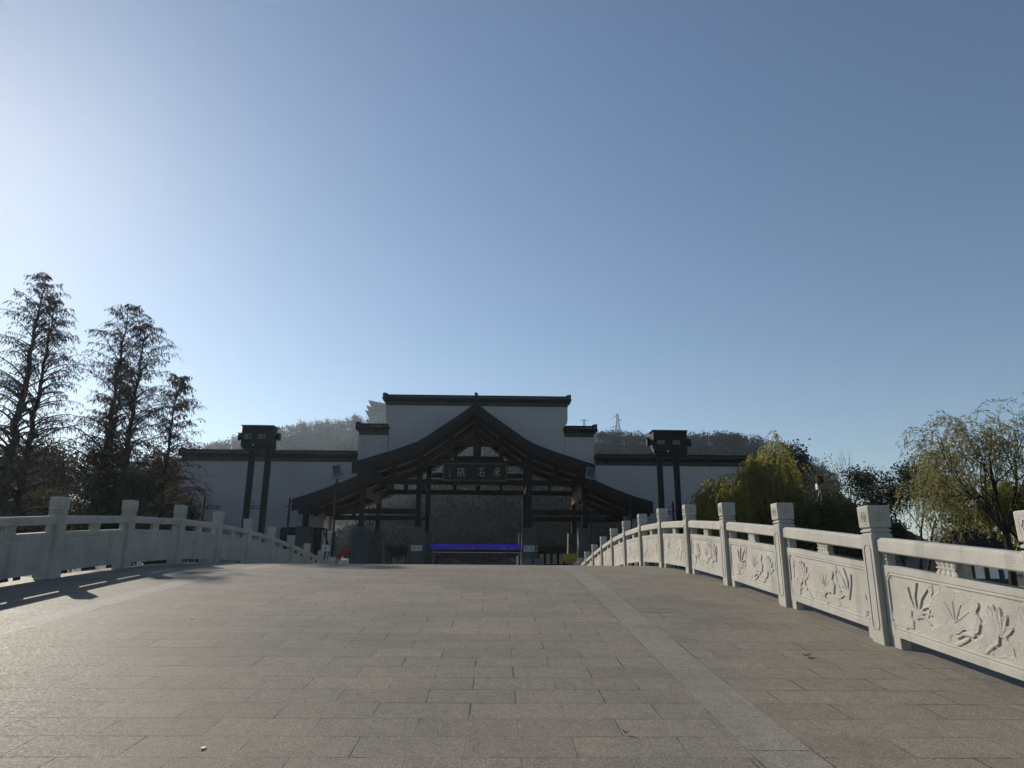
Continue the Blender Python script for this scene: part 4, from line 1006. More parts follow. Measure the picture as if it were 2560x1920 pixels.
def redwood(px, py, pyt, Y, Rm, seed, label, tr=.24, leaf='leaf_bronze', dens=1.0, low=.1):
    rng = np.random.default_rng(seed); b0 = at(px, py, Y); x = float(b0[0]); H = float(at(px + 40, pyt, Y)[2])
    r = tree_root('redwood_tree', x, Y, -.1, label, 'tree', 'bronze redwoods left of the bridge')
    segs = []; N = 26; P = [np.zeros(3)]
    for i in range(N): P.append(np.array([rng.normal() * .05, rng.normal() * .05, H * (i + 1) / N]))
    rad = lambda t: tr * (1 - t) ** .85 + .012
    for i in range(N): segs.append((P[i], P[i + 1], rad(i / N) * (1.35 if i == 0 else 1), rad((i + 1) / N)))
    C, D, L, W = [], [], [], []
    nb = int(116 * dens)
    for k in range(nb):
        t = low + (1 - low) * ((k + rng.random()) / nb) ** .9; z = H * t
        ln = Rm * (max(0.0, 1 - t) ** .45) * rng.uniform(.55, 1.3) + .25
        if t < low + .12: ln *= rng.uniform(.4, 1.0)
        az = rng.uniform(0, 2 * math.pi); el = math.radians(rng.uniform(26, 46) + 22 * t); p = np.array([0, 0, z]); n = 6; r0 = max(.012, rad(t) * .34)
        for j in range(n):
            d = np.array([math.cos(az) * math.cos(el), math.sin(az) * math.cos(el), math.sin(el)]); q = p + d * ln / n
            segs.append((p, q, r0 * (1 - j / n) + .006, r0 * (1 - (j + 1) / n) + .006)); pj = p
            el -= math.radians(rng.uniform(5, 15)); az += rng.normal() * .10
            if j >= 1:
                for m_ in range(3):
                    s_ = rng.random(); o = pj + (q - pj) * s_; a2 = az + rng.choice([-1, 1]) * rng.uniform(.6, 1.3); tl = rng.uniform(.3, .8) * (ln / 3 + .4) * .7
                    e2 = math.radians(rng.uniform(-25, 25)); td = np.array([math.cos(a2) * math.cos(e2), math.sin(a2) * math.cos(e2), math.sin(e2)])
                    o2 = o + td * tl * .55; o3 = o2 + (td + np.array([0, 0, -.7])) * tl * .4
                    segs.append((o, o2, .008, .006)); segs.append((o2, o3, .006, .004))
                    for w_ in range(int(rng.integers(4, 6))):
                        f = rng.random(); c = (o + (o2 - o) * f * 2) if f < .5 else (o2 + (o3 - o2) * (f - .5) * 2)
                        C.append(c); D.append(td * rng.uniform(.1, .6) + np.array([rng.normal() * .25, rng.normal() * .25, -1.0])); L.append(rng.uniform(.09, .24)); W.append(rng.uniform(.025, .055))
                    C.append(o3); D.append(np.array([td[0] * .4, td[1] * .4, -1])); L.append(rng.uniform(.12, .26)); W.append(.045)
            p = q
    LV = leaves(np.array(C), np.array(D), np.array(L), np.array(W), rng)
    finish(r, segs, LV, 'bark', leaf)

redwood(-2, 1290, 686, 40, 3.6, 1, 'tallest bronze redwood at the left edge, thick trunk', .34)
redwood(40, 1281, 750, 40.5, 4.2, 2, 'bronze redwood with a leaning-looking trunk just right of the tallest one', .24)
redwood(243, 1257, 764, 40, 3.7, 3, 'slender thinly leaved redwood, second tallest of the row', .24, dens=.9)
redwood(256, 1257, 900, 41, 2.4, 4, 'thin redwood trunk close behind the second tallest one', .15, dens=.6)
redwood(302, 1240, 812, 39, 4.1, 5, 'dense redwood rising from the dark conical bush', .24, dens=1.0)
redwood(404, 1240, 938, 42, 2.7, 6, 'short rust-coloured redwood overlapping the left end of the white wing wall', .15, 'leaf_red', 1.15, .02)

def grow(rng, p, d, ln, r, depth, P, segs, tips):
    n = P.get('n', 4)
    for j in range(n):
        d = norm(d + rng.normal(size=3) * P['wob'] + np.array([0, 0, P['up']])); q = p + d * ln / n; r1 = r * (1 - P['taper'] / n)
        segs.append((p, q, r, r1)); p, r = q, r1
        if depth > 0 and j >= P.get('first', 1):
            for _ in range(P['kids']):
                if rng.random() > P.get('prob', .8): continue
                ax = norm(rng.normal(size=3)); ax = norm(np.cross(d, ax)); an = math.radians(rng.uniform(*P['ang']))
                cd = d * math.cos(an) + ax * math.sin(an)
                grow(rng, p, cd, ln * rng.uniform(*P['ratio']), r * P.get('rr', .6), depth - 1, P, segs, tips)
        if depth == 0: tips.append((p.copy(), d.copy()))
    return p

def willow(px, pyt, Y, seed, label, R, leaf='leaf_willow', strands=7, slen=(1.0, 2.6), zb=-.1, lean=(0, 0), tr=.2, spread=(22, 50), trunk_h=.32, lw=.055, px_is_base=True, sub=1.0, hang=.42, var=(.6, .8)):
    rng = np.random.default_rng(seed); b0 = at(px, 1400, Y); x = float(b0[0]); H = float(at(px, pyt, Y)[2]) - zb
    r = tree_root('willow_tree', x, Y, zb, label, 'tree', 'willows beyond the right balustrade')
    segs = []; tips = []
    top = np.array([lean[0] * .4, lean[1] * .4, H * trunk_h]); segs.append((np.zeros(3), top * .5 + rng.normal(size=3) * .06, tr * 1.2, tr)); segs.append((segs[0][1], top, tr, tr * .85))
    P = dict(wob=.14, up=.06, taper=.55, kids=2, prob=.75, ang=(22, 48), ratio=(.5, .75), rr=.6, first=1, n=4)
    for k in range(6):
        az = k * 2 * math.pi / 6 + rng.uniform(-.4, .4); an = math.radians(rng.uniform(*spread))
        d = np.array([math.cos(az) * math.sin(an) + lean[0] * .12, math.sin(az) * math.sin(an) + lean[1] * .12, math.cos(an)])
        grow(rng, top, norm(d), H * (1 - trunk_h) * rng.uniform(*var), tr * .55, 2, P, segs, tips)
    pts = np.array([t[0] for t in tips]); kz = (H - top[2]) / (max(sg_[1][2] for sg_ in segs) - top[2]); kx = R / np.percentile(np.abs(pts[:, 0] - lean[0] * .5), 92)
    def fit(p): return np.array([p[0] * kx, p[1] * kx, p[2] if p[2] < top[2] else top[2] + (p[2] - top[2]) * kz])
    segs = [(fit(a_), fit(b_), c_, d_) for a_, b_, c_, d_ in segs]; tips = [(fit(p), d) for p, d in tips]
    C, D, L, W = [], [], [], []
    for p, d in tips:
        if p[2] < H * .22: continue
        for s_ in range(strands):
            if rng.random() > sub: continue
            q = p + rng.normal(size=3) * .08; dd = norm(d * .8 + rng.normal(size=3) * .45); ln = rng.uniform(*slen); n = max(4, int(ln / .12))
            for j in range(n):
                dd = norm(dd + np.array([rng.normal() * .10, rng.normal() * .10, -hang])); q2 = q + dd * ln / n
                if j % 2 == 0 and rng.random() < .5: segs.append((q, q2, .008, .006))
                for _ in range(2):
                    C.append(q + (q2 - q) * rng.random()); D.append(dd + rng.normal(size=3) * .55); L.append(rng.uniform(.13, .26)); W.append(lw * rng.uniform(.7, 1.3))
                q = q2
    LV = leaves(np.array(C), np.array(D), np.array(L), np.array(W), rng)
    finish(r, segs, LV, 'bark', leaf)
    return len(C)
n1 = willow(1938, 1086, 41.5, 27, 'tall yellow-green willow in front of the right end of the white wall', 1.25, strands=2, slen=(.9, 2.6), spread=(6, 30), lw=.075, var=(.45, .85))
n2 = willow(1820, 1196, 40.5, 22, 'low yellow willow left of the tall one, in front of the white wall', 1.0, strands=3, slen=(1.0, 2.4), spread=(15, 42), tr=.13, lw=.07)
n3 = willow(2520, 1022, 27.0, 25, 'large airy willow at the right edge with drooping olive sprays', 2.5, 'leaf_willow_pale', strands=2, slen=(.6, 1.9), spread=(28, 60), lean=(.5, 0), tr=.14, lw=.035, trunk_h=.36, sub=.8, hang=.3)
n4 = willow(2562, 1200, 29.0, 24, 'dense yellow-green willow under the large airy willow at the right edge', 1.3, 'leaf_willow', strands=4, slen=(.4, 1.0), spread=(20, 55), tr=.12, lw=.045, trunk_h=.5)

def leafy(name, px, pyt, Y, seed, label, width, leaf, bark='bark', stems=1, group=None, zb=-.1, lsz=(.10, .2), n_leaf=26, cl=.38, cat='tree', depth=3, ang=(20, 50), trunk_h=.25, tr=.16, spread=25, prob=.8):
    rng = np.random.default_rng(seed); b0 = at(px, 1400, Y); x = float(b0[0]); H = float(at(px, pyt, Y)[2]) - zb
    r = tree_root(name, x, Y, zb, label, cat, group); segs = []; tips = []
    P = dict(wob=.16, up=.05, taper=.5, kids=2, prob=prob, ang=ang, ratio=(.5, .72), rr=.62, first=1, n=3)
    for k in range(stems):
        az = rng.uniform(0, 6.28); off = np.array([math.cos(az), math.sin(az), 0]) * (0 if stems == 1 else width * .16); an = math.radians(rng.uniform(2, spread))
        d = np.array([math.cos(az) * math.sin(an), math.sin(az) * math.sin(an), math.cos(an)])
        t0 = off + d * H * trunk_h; segs.append((off, t0, tr * 1.15, tr * .8))
        grow(rng, t0, d, H * (1 - trunk_h) * .62, tr * .75, depth, P, segs, tips)
    pts = np.array([t[0] for t in tips]); 
    # fit the crown into its width and height
    kx = (width / 2) / max(.1, np.percentile(np.abs(pts[:, :2]), 96)); kz = (H - .15) / max(.1, np.percentile(pts[:, 2], 99))
    sc = np.array([kx, kx, kz]); segs = [(a * sc, b_ * sc, c, d_) for a, b_, c, d_ in segs]; pts = pts * sc
    LV = None
    if n_leaf:
        C = np.repeat(pts, n_leaf, 0) + rng.normal(size=(len(pts) * n_leaf, 3)) * cl * np.array([1, 1, .7])
        C = C[C[:, 2] > .1]
        D = rng.normal(size=C.shape) + np.array([0, 0, -.2]); L = rng.uniform(*lsz, len(C)); W = L * rng.uniform(.4, .65, len(C))
        LV = leaves(C, D, L, W, rng)
    finish(r, segs, LV, bark, leaf)

leafy('broadleaf_tree', 2268, 1160, 40, 31, 'dark multi-stemmed evergreen tree with dense clumped crown, right of the bare poplar', 5.0, 'leaf_dark', stems=5, lsz=(.1, .2), n_leaf=34, cl=.27, trunk_h=.3, tr=.11)
leafy('poplar_tree', 2157, 1105, 46, 32, 'bare upright poplar standing behind the olive thicket', 2.0, 'leaf_brown', bark='bark_grey', n_leaf=0, depth=3, ang=(15, 35), trunk_h=.2, tr=.12, spread=3)
leafy('mixed_tree', 2098, 1142, 44, 33, 'sparse pale-leaved tree left of the bare poplar', 2.6, 'leaf_olive', n_leaf=5, lsz=(.08, .18), cl=.3, stems=2, trunk_h=.25, tr=.09, spread=10)
leafy('conifer_tree', 1999, 1116, 60, 34, 'dark conifer looking over the right side of the tall yellow willow', 3.0, 'leaf_conifer', n_leaf=34, lsz=(.2, .4), cl=.4, trunk_h=.15, tr=.2, spread=2)
leafy('bare_tree', 2341, 1243, 42, 35, 'small bare tree right of the dark multi-stemmed tree', 1.3, 'leaf_brown', n_leaf=0, trunk_h=.3, tr=.075, spread=4, ang=(15, 38))
leafy('bare_tree', 2388, 1272, 44, 36, 'small pruned bare tree with upright twigs, left of the dark camphor', 1.2, 'leaf_brown', n_leaf=0, depth=2, trunk_h=.4, tr=.08, spread=4, ang=(25, 50))
leafy('bush', 2366, 1316, 46, 37, 'twiggy brownish bush between the two small bare trees', 2.3, 'leaf_brown', bark='bark_grey', n_leaf=5, lsz=(.06, .12), cl=.2, stems=5, cat='bush', trunk_h=.15, tr=.04, spread=40)
leafy('camphor_tree', 2462, 1272, 37, 38, 'dark green camphor tree in front of the small hut', 2.7, 'leaf_dark', n_leaf=26, lsz=(.1, .2), cl=.3, trunk_h=.2, tr=.11, spread=8)
for k, (px, pyt, Y, w, lf, lb) in enumerate(((1985, 1262, 41, 2.4, 'leaf_olive', 'olive thicket shrub under the tall yellow willow'), (2035, 1268, 40, 2.2, 'leaf_olive', 'olive thicket shrub in front of the dark box on a pole'), (2085, 1240, 40, 2.2, 'leaf_olive', 'tallest olive thicket shrub, below the sparse pale-leaved tree'), (2140, 1256, 39, 2.1, 'leaf_olive', 'olive thicket shrub below the bare poplar'), (2195, 1290, 39, 2.4, 'leaf_dark', 'dark low shrub at the foot of the multi-stemmed tree'), (1925, 1325, 40, 1.8, 'leaf_olive', 'low olive shrub under the willow branches'))):
    leafy('shrub', px, pyt, Y, 50 + k, lb, w, lf, n_leaf=22, lsz=(.1, .22), cl=.3, stems=4, cat='shrub', group='olive shrubs beyond the right balustrade', trunk_h=.12, tr=.05, spread=22)
leafy('cone_bush', 285, 1188, 38.2, 61, 'dark conical bush at the foot of the dense redwood', 2.6, 'leaf_dark', n_leaf=40, lsz=(.1, .22), cl=.28, stems=4, cat='bush', trunk_h=.1, tr=.1, spread=14)
thick = ((-70, 1118, 58), (-5, 1105, 62), (55, 1122, 57), (112, 1112, 61), (165, 1128, 57), (222, 1120, 62), (278, 1130, 58), (335, 1128, 61), (385, 1150, 57))
words = ('at the left edge behind the tallest redwood', 'behind the tallest redwood trunk', 'between the two left redwood trunks', 'right of the second redwood trunk', 'in the gap between the left and the middle redwoods', 'left of the slender redwood', 'behind the conical bush', 'right of the dense redwood', 'behind the short rust redwood')
for k, (px, pyt, Y) in enumerate(thick):
    leafy('thicket_tree', px, pyt, Y, 70 + k, 'dark brown thicket tree ' + words[k], 4.6, 'leaf_brown' if k % 3 else 'leaf_olive', n_leaf=16, lsz=(.16, .34), cl=.5, stems=3, group='thicket trees behind the redwoods', trunk_h=.15, tr=.12, spread=18)
for k, (px, pyt, Y) in enumerate(((10, 1240, 50), (100, 1225, 50), (190, 1240, 49), (365, 1225, 52))):
    leafy('shrub', px, pyt, Y, 90 + k, 'low dark shrub ' + ('left of the tallest redwood trunk', 'between the two left redwoods near the ground', 'left of the slender redwood trunk near the ground', 'behind the tiled hut roof')[k], 4.4, 'leaf_olive' if k % 2 else 'leaf_brown', n_leaf=24, lsz=(.14, .28), cl=.42, stems=5, cat='shrub', group='low shrubs behind the redwoods', trunk_h=.1, tr=.05, spread=35)

# ------------------------------------------------------------------ huts and small things
def hut(x0, x1, Y, D, z_e, z_r, label, wallmat, over=.5, panels=0):
    r = empty('tiled_hut', ((x0 + x1) / 2, Y + D / 2, 0)); tag(r, label, 'hut'); w = (x1 - x0) / 2
    s = MB(); s.bbox(-w, w, -D / 2, D / 2, 0, z_e, .01); wl = s.build('wall', wallmat, r)
    s = MB(); n = 8; prof = []
    for i in range(2 * n + 1):
        t = (i - n) / n; y = t * (D / 2 + over); z = z_e - .08 + (z_r - z_e + .08) * (1 - abs(t)) ** 1.25; prof.append((y, z))
    poly = prof + [(p[0], p[1] - .14) for p in prof[::-1]]
    m = len(prof); xa_, xb_ = -w - over, w + over
    vs = [(x, p[0], p[1]) for x in (xa_, xb_) for p in prof] + [(x, p[0], p[1] - .14) for x in (xa_, xb_) for p in prof]
    fs = []
    for i in range(m - 1): fs += [(i, i + 1, m + i + 1, m + i), (2 * m + i, 3 * m + i, 3 * m + i + 1, 2 * m + i + 1), (i, 2 * m + i, 2 * m + i + 1, i + 1), (m + i, m + i + 1, 3 * m + i + 1, 3 * m + i)]
    fs += [(0, m, 3 * m, 2 * m), (m - 1, 3 * m - 1, 4 * m - 1, 2 * m - 1)]
    s.add(vs, fs)
    k = int((xb_ - xa_) / .26)
    for i in range(k + 1):
        x = xa_ + (xb_ - xa_) * i / k; s.tube([(x, p[0], p[1] + .02) for p in prof[:n + 1]], .045, 5); s.tube([(x, p[0], p[1] + .02) for p in prof[n:]], .045, 5)
    rf = s.build('roof', M['tile'], r)
    s = MB(); s.tube([(xa_ - .25, 0, z_r + .42), (xa_ - .1, 0, z_r + .22), (xa_ + .25, 0, z_r + .08), (xb_ - .25, 0, z_r + .08), (xb_ + .1, 0, z_r + .22), (xb_ + .25, 0, z_r + .42)], .11, 8); s.build('ridge', M['tile'], rf)
    for k in range(panels):
        x = -w + (2 * w) * (k + .2) / panels; ww = 2 * w / panels * .62
        s = MB(); s.bbox(x, x + ww, -D / 2 - .03, -D / 2 - .002, .8, z_e - .35, .006); s.build('window', M['white_paint'], r)
p = at(2408, 1372, 52); q = at(2508, 1372, 52)
hut(float(p[0]) + .4, float(q[0]) + .6, 52, 3.2, float(at(2450, 1372, 52)[2]), float(at(2450, 1333, 53.5)[2]), 'small dark tiled hut with white wall panels across the pond at the right', M['frieze'], .5, 3)
p = at(356, 1300, 46); q = at(442, 1300, 46)
hut(float(p[0]) + .5, float(q[0]) - .45, 46, 2.6, float(at(400, 1296, 46)[2]), float(at(400, 1262, 47.3)[2]), 'dark tiled hut roof with upturned ridge end below the rust redwood', M['tarp'], .5, 0)
# box on a pole with two hanging cables
Yp = 46.0; a, c = at(2045, 1213, Yp), at(2059, 1190.5, Yp); x0, x1, z0, z1 = map(float, (a[0], c[0], a[2], c[2])); xm = (x0 + x1) / 2
r = empty('utility_pole', (xm, Yp, 0)); tag(r, 'dark box on a pole with two pale cables hanging, among the olive shrubs', 'pole')
s = MB(); s.tube([(0, .1, 0), (0, .1, z0)], .06, 8); s.build('pole', M['bark_grey'], r)
s = MB(); s.bbox(x0 - xm, x1 - xm, 0, .35, z0, z1, .015); s.build('box', M['wood'], r)
s = MB(); s.bbox(x0 - xm - .05, x0 - xm + .06, .02, .3, z0 - .28, z0 + .1, .02); s.build('bracket', M['white_paint'], r)
for pts in (((-.16, -.02, z0 - .25), (-.3, -.05, z0 - .7), (-.42, -.05, z0 - 1.05)), ((-.12, -.03, z0 - .25), (-.12, -.06, z0 - .9), (-.2, -.06, z0 - 1.4), (-.38, -.05, z0 - 1.75))):
    s = MB(); s.tube(pts, .022, 6); s.build('cable', M['cable'], r)
for px, lb in ((2408, 'short white post on the far pond bank, leftmost of the row'), (2448, 'short white post on the far pond bank, left of the hut panels'), (2497, 'short white post on the far pond bank, below the hut panels'), (2546, 'short white post on the far pond bank, nearest the right edge')):
    p = at(px, 1474 + (px - 2448) * .05, 27.0); s = MB(); x = float(p[0]); s.bbox(-.07, .07, -.07, .07, 0, 1.0, .012); s.bbox(-.085, .085, -.085, .085, 1.002, 1.16, .03)
    o = s.build('white_post', M['white_paint']); o.location = (x, 27.0, float(p[2]) - 1.1); tag(o, lb, 'post', 'short white posts on the pond bank')

# ------------------------------------------------------------------ hills, woods, pagoda, pylons
def hill(name, prof, Yr, y0, x0, x1, seed):
    """ridge height given by photograph pixels at distance Yr, slope rising from y0"""
    tx = np.array([(float(at(a, b_, Yr)[0]) / Yr) for a, b_ in prof]); tz = np.array([float(at(a, b_, Yr)[2]) for a, b_ in prof])
    rng = np.random.default_rng(seed); ph = rng.uniform(0, 6.28, 8)
    def hz(t, y):
        s = np.clip((y - y0) / (Yr - y0), 0, None); z = np.interp(t, tx, tz, left=-5, right=-5)
        g = np.where(s <= 1, s ** 1.25, np.clip(1 - (s - 1) * 1.3, -.05, 1))
        bumps = 1 + .05 * np.sin(t * 40 + ph[0]) * np.sin(y / 37 + ph[1]) * np.where(s < .9, 1, 0)
        return np.maximum(z * g * bumps, -5) - .3
    T = np.linspace(x0, x1, 110); Yv = np.concatenate([np.linspace(y0, Yr, 60), np.linspace(Yr * 1.02, Yr * 1.9, 12)]); TT, YY = np.meshgrid(T, Yv, indexing='ij')
    ZZ = hz(TT, YY); V = np.stack([TT * YY, YY, ZZ], -1).reshape(-1, 3); I = np.arange(TT.size).reshape(TT.shape)
    F = np.stack([I[:-1, :-1], I[1:, :-1], I[1:, 1:], I[:-1, 1:]], -1).reshape(-1, 4)
    o = np_mesh(name, V, F, M['hill'], None, True); tag(o, kind='structure')
    return hz
left_prof = [(150, 1330), (260, 1240), (380, 1182), (497, 1142), (591, 1120), (700, 1095), (749, 1083), (846, 1076), (910, 1074), (966, 1070), (1100, 1064), (1250, 1075), (1400, 1150), (1560, 1300), (1700, 1400)]
right_prof = [(820, 1400), (1000, 1240), (1150, 1150), (1250, 1118), (1400, 1108), (1487, 1105), (1507, 1107), (1548, 1110), (1604, 1113), (1626, 1118), (1740, 1115), (1807, 1111), (1851, 1112), (1960, 1135), (2018, 1170), (2059, 1200), (2150, 1268), (2300, 1340), (2420, 1400)]
hzL = hill('left_hill', left_prof, 600.0, 150.0, -.72, .30, 5)
hzR = hill('right_hill', right_prof, 380.0, 84.0, -.32, .72, 6)

def wood(name, hz, n, y0, y1, t0, t1, size, q, seed, mat, label, pw=1.0, lf=1.0):
    rng = np.random.default_rng(seed); t = rng.uniform(t0, t1, n); y = y0 + (y1 - y0) * rng.random(n) ** pw; z = hz(t, y); ok = z > 1.0; t, y, z = t[ok], y[ok], z[ok]; n = len(t)
    hgt = rng.uniform(.6, 1.25, n) * size; base = np.stack([t * y, y, z], -1)
    dens = rng.uniform(.35, 1.0, n); m = np.repeat(np.arange(n), q); keep = rng.random(len(m)) < dens[m]; m = m[keep]
    u = norm(rng.normal(size=(len(m), 3))) * (rng.random((len(m), 1)) ** .4)
    C = base[m] + u * (hgt[m, None] * np.array([.42, .42, .42])) + np.stack([np.zeros(len(m)), np.zeros(len(m)), hgt[m] * .55], -1)
    D = rng.normal(size=C.shape) * np.array([1, 1, 1.0]) + np.array([0, 0, .5]); L = rng.uniform(.12, .26, len(m)) * hgt[m] * lf; W = L * rng.uniform(.3, .7, len(m))
    V, F = leaves(C, D, L, W, rng); o = np_mesh(name, V, F, M[mat]); tag(o, label, 'woodland', kind='stuff')
wood('far_woods', hzL, 2600, 260, 606, -.50, .12, 11.0, 120, 101, 'leaf_hill', 'hazy winter woods covering the far hill left of the gatehouse', .8, .6)
wood('near_woods', hzR, 2800, 120, 384, -.31, .50, 8.0, 170, 102, 'leaf_hill', 'brown winter woods covering the hill right of and behind the gatehouse', .75, .5)
wood('slope_woods', hzR, 1500, 88, 180, -.31, .16, 4.5, 330, 103, 'leaf_hill', 'dark wooded slope seen through the bays of the gatehouse', 1.0, .45)

def skyline(px, pyt, Y, hz, seed, w, hh, leaf, nl, label, group):
    p = at(px, pyt, Y); x = float(p[0]); zt_ = float(p[2]); rng = np.random.default_rng(seed)
    r = tree_root('skyline_tree', x, Y, zt_ - hh, label, 'tree', group); segs = []; tips = []
    P = dict(wob=.15, up=.05, taper=.5, kids=2, prob=.75, ang=(20, 45), ratio=(.5, .7), rr=.62, first=1, n=3)
    
    while len(tips) < 12:
        segs = [(np.array([0, 0, -2.]), np.array([0, 0, hh * .25]), .3, .22)]; tips = []; grow(rng, np.array([0, 0, hh * .25]), np.array([0, 0, 1.]), hh * .5, .2, 3, P, segs, tips)
    pts = np.array([t[0] for t in tips]); sc = np.array([w / 2 / np.percentile(np.abs(pts[:, :2]), 95)] * 2 + [hh / pts[:, 2].max()]); pts = pts * sc
    segs = [(a * sc, b_ * sc, max(c, .09), max(d_, .08)) for a, b_, c, d_ in segs]; LV = None
    if nl:
        C = np.repeat(pts, nl, 0) + rng.normal(size=(len(pts) * nl, 3)) * w * .085; L = rng.uniform(.5, 1.1, len(C)); LV = leaves(C, rng.normal(size=C.shape), L, L * .5, rng)
    finish(r, segs, LV, 'bark_grey', leaf)
for k, (px, pyt, w, nl) in enumerate(((590, 1100, 8, 0), (622, 1092, 9, 8), (655, 1083, 9, 0), (690, 1074, 9, 5), (720, 1066, 9, 6), (750, 1057, 10, 5), (780, 1054, 9, 0), (815, 1049, 12, 5), (848, 1047, 10, 0), (866, 1050, 8, 8), (884, 1044, 14, 26), (905, 1054, 8, 8))):
    skyline(px, pyt, 597, hzL, 200 + k, w, w * 1.15, 'leaf_hill', nl, 'hazy tree on the skyline of the far hill left of the pagoda', 'hazy skyline trees on the far hill')
rp = ((1500, 1083, 7, 20), (1517, 1086, 6, 14), (1532, 1078, 7, 0), (1566, 1086, 6, 0), (1586, 1090, 7, 6), (1606, 1092, 8, 8), (1622, 1094, 6, 0), (1735, 1092, 7, 0), (1757, 1096, 6, 16), (1775, 1091, 7, 4), (1800, 1089, 9, 22), (1822, 1091, 9, 24), (1846, 1090, 8, 6), (1865, 1094, 7, 10), (2028, 1155, 6, 2), (2045, 1160, 6, 0), (2062, 1182, 5, 4))
for k, (px, pyt, w, nl) in enumerate(rp):
    if px < 1625: lb = 'dark tree on the skyline between the gable wall and the right light tower'
    elif px < 1900: lb = 'dark tree on the skyline between the right light tower and the yellow willow'
    else: lb = 'pale bare tree on the falling skyline right of the yellow willow'
    skyline(px, pyt, 378 if px < 1900 else 300, hzR, 230 + k, w * (1 if px < 1900 else 1.2), w * 1.15, 'leaf_hill', nl, lb, 'trees on the right skyline')

# pagoda
Yp = 604.0; p = at(978, 1066, Yp); x, zb = float(p[0]), float(p[2]) - 8
r = empty('pagoda', (x, Yp, zb)); tag(r, 'hazy tiered pagoda with upswept eaves on the hilltop left of the gable wall', 'pagoda')
zpag = lambda py: float(at(978, py, Yp)[2]) - zb
def eave(hw, z, rise, hin, zin):
    n = 8; vs = []; fs = []; ring = []
    pts = []
    for k in range(4):
        for i in range(n):
            t = -1 + 2 * i / n; up_ = rise * abs(t) ** 3
            pts.append((k, t, up_))
    def P(k, t, d): return [(t * d, -d), (d, t * d), (-t * d, d), (-d, -t * d)][k]
    o = [(*P(k, t, hw * (1 + .06 * abs(t) ** 4)), z + u) for k, t, u in pts]; i_ = [(*P(k, t, hin), zin) for k, t, u in pts]; lo = [(*P(k, t, hw * .96), z + u * .6 - .5) for k, t, u in pts]; lo2 = [(*P(k, t, hin), z - .3) for k, t, u in pts]
    m = len(pts); vs = o + i_ + lo + lo2
    for j in range(m):
        q = (j + 1) % m; fs += [(j, q, m + q, m + j), (j, 2 * m + j, 2 * m + q, q), (2 * m + j, 3 * m + j, 3 * m + q, 2 * m + q)]
    fs.append(tuple(m + j for j in range(m)))
    s = MB(); s.add(vs, fs); return s
tiers = [(1063, 1049, 16.0), (1049, 1037.5, 15.0), (1037.5, 1024, 14.0)]
for yb_, yt_, hw in tiers:
    s = MB(); s.box(-hw, hw, -hw, hw, zpag(yb_) - (4 if yb_ > 1060 else 0), zpag(yt_)); st = s.build('storey', M['frieze'], r)
    s = MB()
    for k in range(7):
        xx = -hw + 2 * hw * (k + .5) / 7; s.box(xx - 1.3, xx + 1.3, -hw - .15, -hw - .02, zpag(yb_) + .8, zpag(yt_) - 1.2)
    s.build('window', M['glass'], st)
eave(19.2, zpag(1048), 3.6, 15.0, zpag(1043)).build('eave_roof', M['tile'], r)
eave(18.6, zpag(1036.5), 3.8, 14.0, zpag(1031)).build('eave_roof', M['tile'], r)
eave(17.2, zpag(1024), 4.2, 8.6, zpag(1013.5)).build('eave_roof', M['tile'], r)
w_ = abs(float(at(950, 1013, Yp)[0] - x)); s = MB(); s.box(-w_, w_, -.6, .6, zpag(1015), zpag(1012))
for sg in (-1, 1): s.prism([(sg * w_ + q * sg, zpag(pz)) for q, pz in ((-2.6, 1015), (2.4, 1017), (1.0, 1011), (.35, 1007), (.1, 1003.5), (-.3, 1007), (-1.0, 1010.5))], 'y', -.5, .5)
s.build('ridge', M['tile'], r)

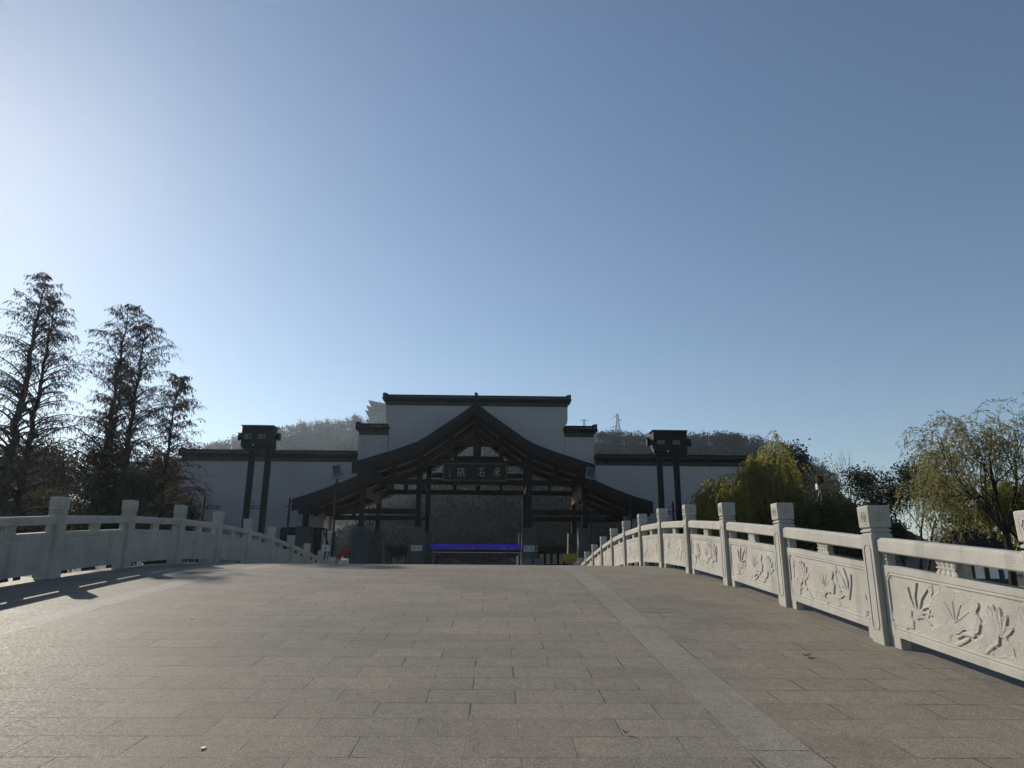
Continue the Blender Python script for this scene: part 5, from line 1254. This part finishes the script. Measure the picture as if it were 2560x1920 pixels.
# pylons and their wires
def pylon(px, pyt, pyb, Y, arms, hw, label):
    p = at(px, pyb, Y); x, zb = float(p[0]), float(p[2]); H = float(at(px, pyt, Y)[2]) - zb
    r = empty('pylon', (x, Y, zb)); tag(r, label, 'pylon', 'lattice pylons on the right hill'); s = MB(); n = 9
    def w(t): return hw * (1 - t) ** 1.3 + .35
    for sx in (-1, 1):
        for sy in (-1, 1): s.tube([(sx * w(k / n), sy * w(k / n), H * k / n - (3 if k == 0 else 0)) for k in range(n + 1)], .11, 4)
    for k in range(n):
        a_, b_ = w(k / n), w((k + 1) / n); z0, z1 = H * k / n, H * (k + 1) / n
        for (p0, p1) in (((-a_, -a_), (b_, -b_)), ((a_, -a_), (-b_, -b_)), ((-a_, a_), (b_, b_)), ((a_, a_), (-b_, b_)), ((-a_, -a_), (-b_, b_)), ((a_, -a_), (b_, b_))):
            s.tube([(*p0, z0), (*p1, z1)], .06, 4)
    s.build('lattice_mast', M['black_metal'], r)
    for t, l, rt in arms:
        s = MB(); z = H * t
        for sg in (-1, 1) if rt == 0 else (rt,): s.tube([(0, 0, z + .5), (sg * l, 0, z + .1)], .1, 4); s.tube([(0, 0, z - .5), (sg * l, 0, z)], .1, 4); s.tube([(sg * l, 0, z), (sg * l, 0, z - .9)], .12, 5)
        s.build('cross_arm', M['black_metal'], r)
    return [Vector((x + l * rt, Y, zb + H * t - .9)) for t, l, rt in arms]
A1 = pylon(1545.5, 1034.5, 1098, 385, [(.90, 1.9, -1), (.76, 2.1, 1), (.50, 2.4, -1)], 1.6, 'tall lattice pylon on the hill between gable wall and right light tower')
A2 = pylon(1461, 1049, 1100, 480, [(.97, 2.2, 0)], 1.5, 'small pylon top just above the right shoulder of the stepped wall')
for k, (p, qpx, qpy) in enumerate(((A1[0], 1461, 1052), (A1[1], 1700, 1102), (A1[2], 1700, 1120))):
    q = Vector(at(qpx, qpy, 480 if k == 0 else 300)); s = MB(); pts = []
    for i in range(13):
        t = i / 12; v = p.lerp(q, t); v.z -= 5.0 * t * (1 - t); pts.append(v)
    s.tube(pts, .035, 4); o = s.build('power_line', M['black_metal']); tag(o, ('thin power line from the tall pylon to the small pylon top', 'upper thin power line from the tall pylon down towards the right light tower', 'lower thin power line from the tall pylon down towards the right light tower')[k], 'power line')

# ------------------------------------------------------------------ air
HAZE = 0.0002
mh = bpy.data.materials.new('haze'); mh.use_nodes = True; nt = mh.node_tree
nt.nodes.remove(nt.nodes["Principled BSDF"])
v = nt.nodes.new("ShaderNodeVolumePrincipled"); v.inputs["Density"].default_value = HAZE; v.inputs["Anisotropy"].default_value = 0.55
v.inputs["Color"].default_value = (0.7, 0.85, 1.0, 1)
nt.links.new(v.outputs[0], nt.nodes["Material Output"].inputs["Volume"])
s = MB(); s.box(-1850, 1850, -125, 1850, -4.5, 162)
o = s.build('haze', mh); tag(o, kind='stuff')
print('willow leaves', n1, n2, n3, n4)
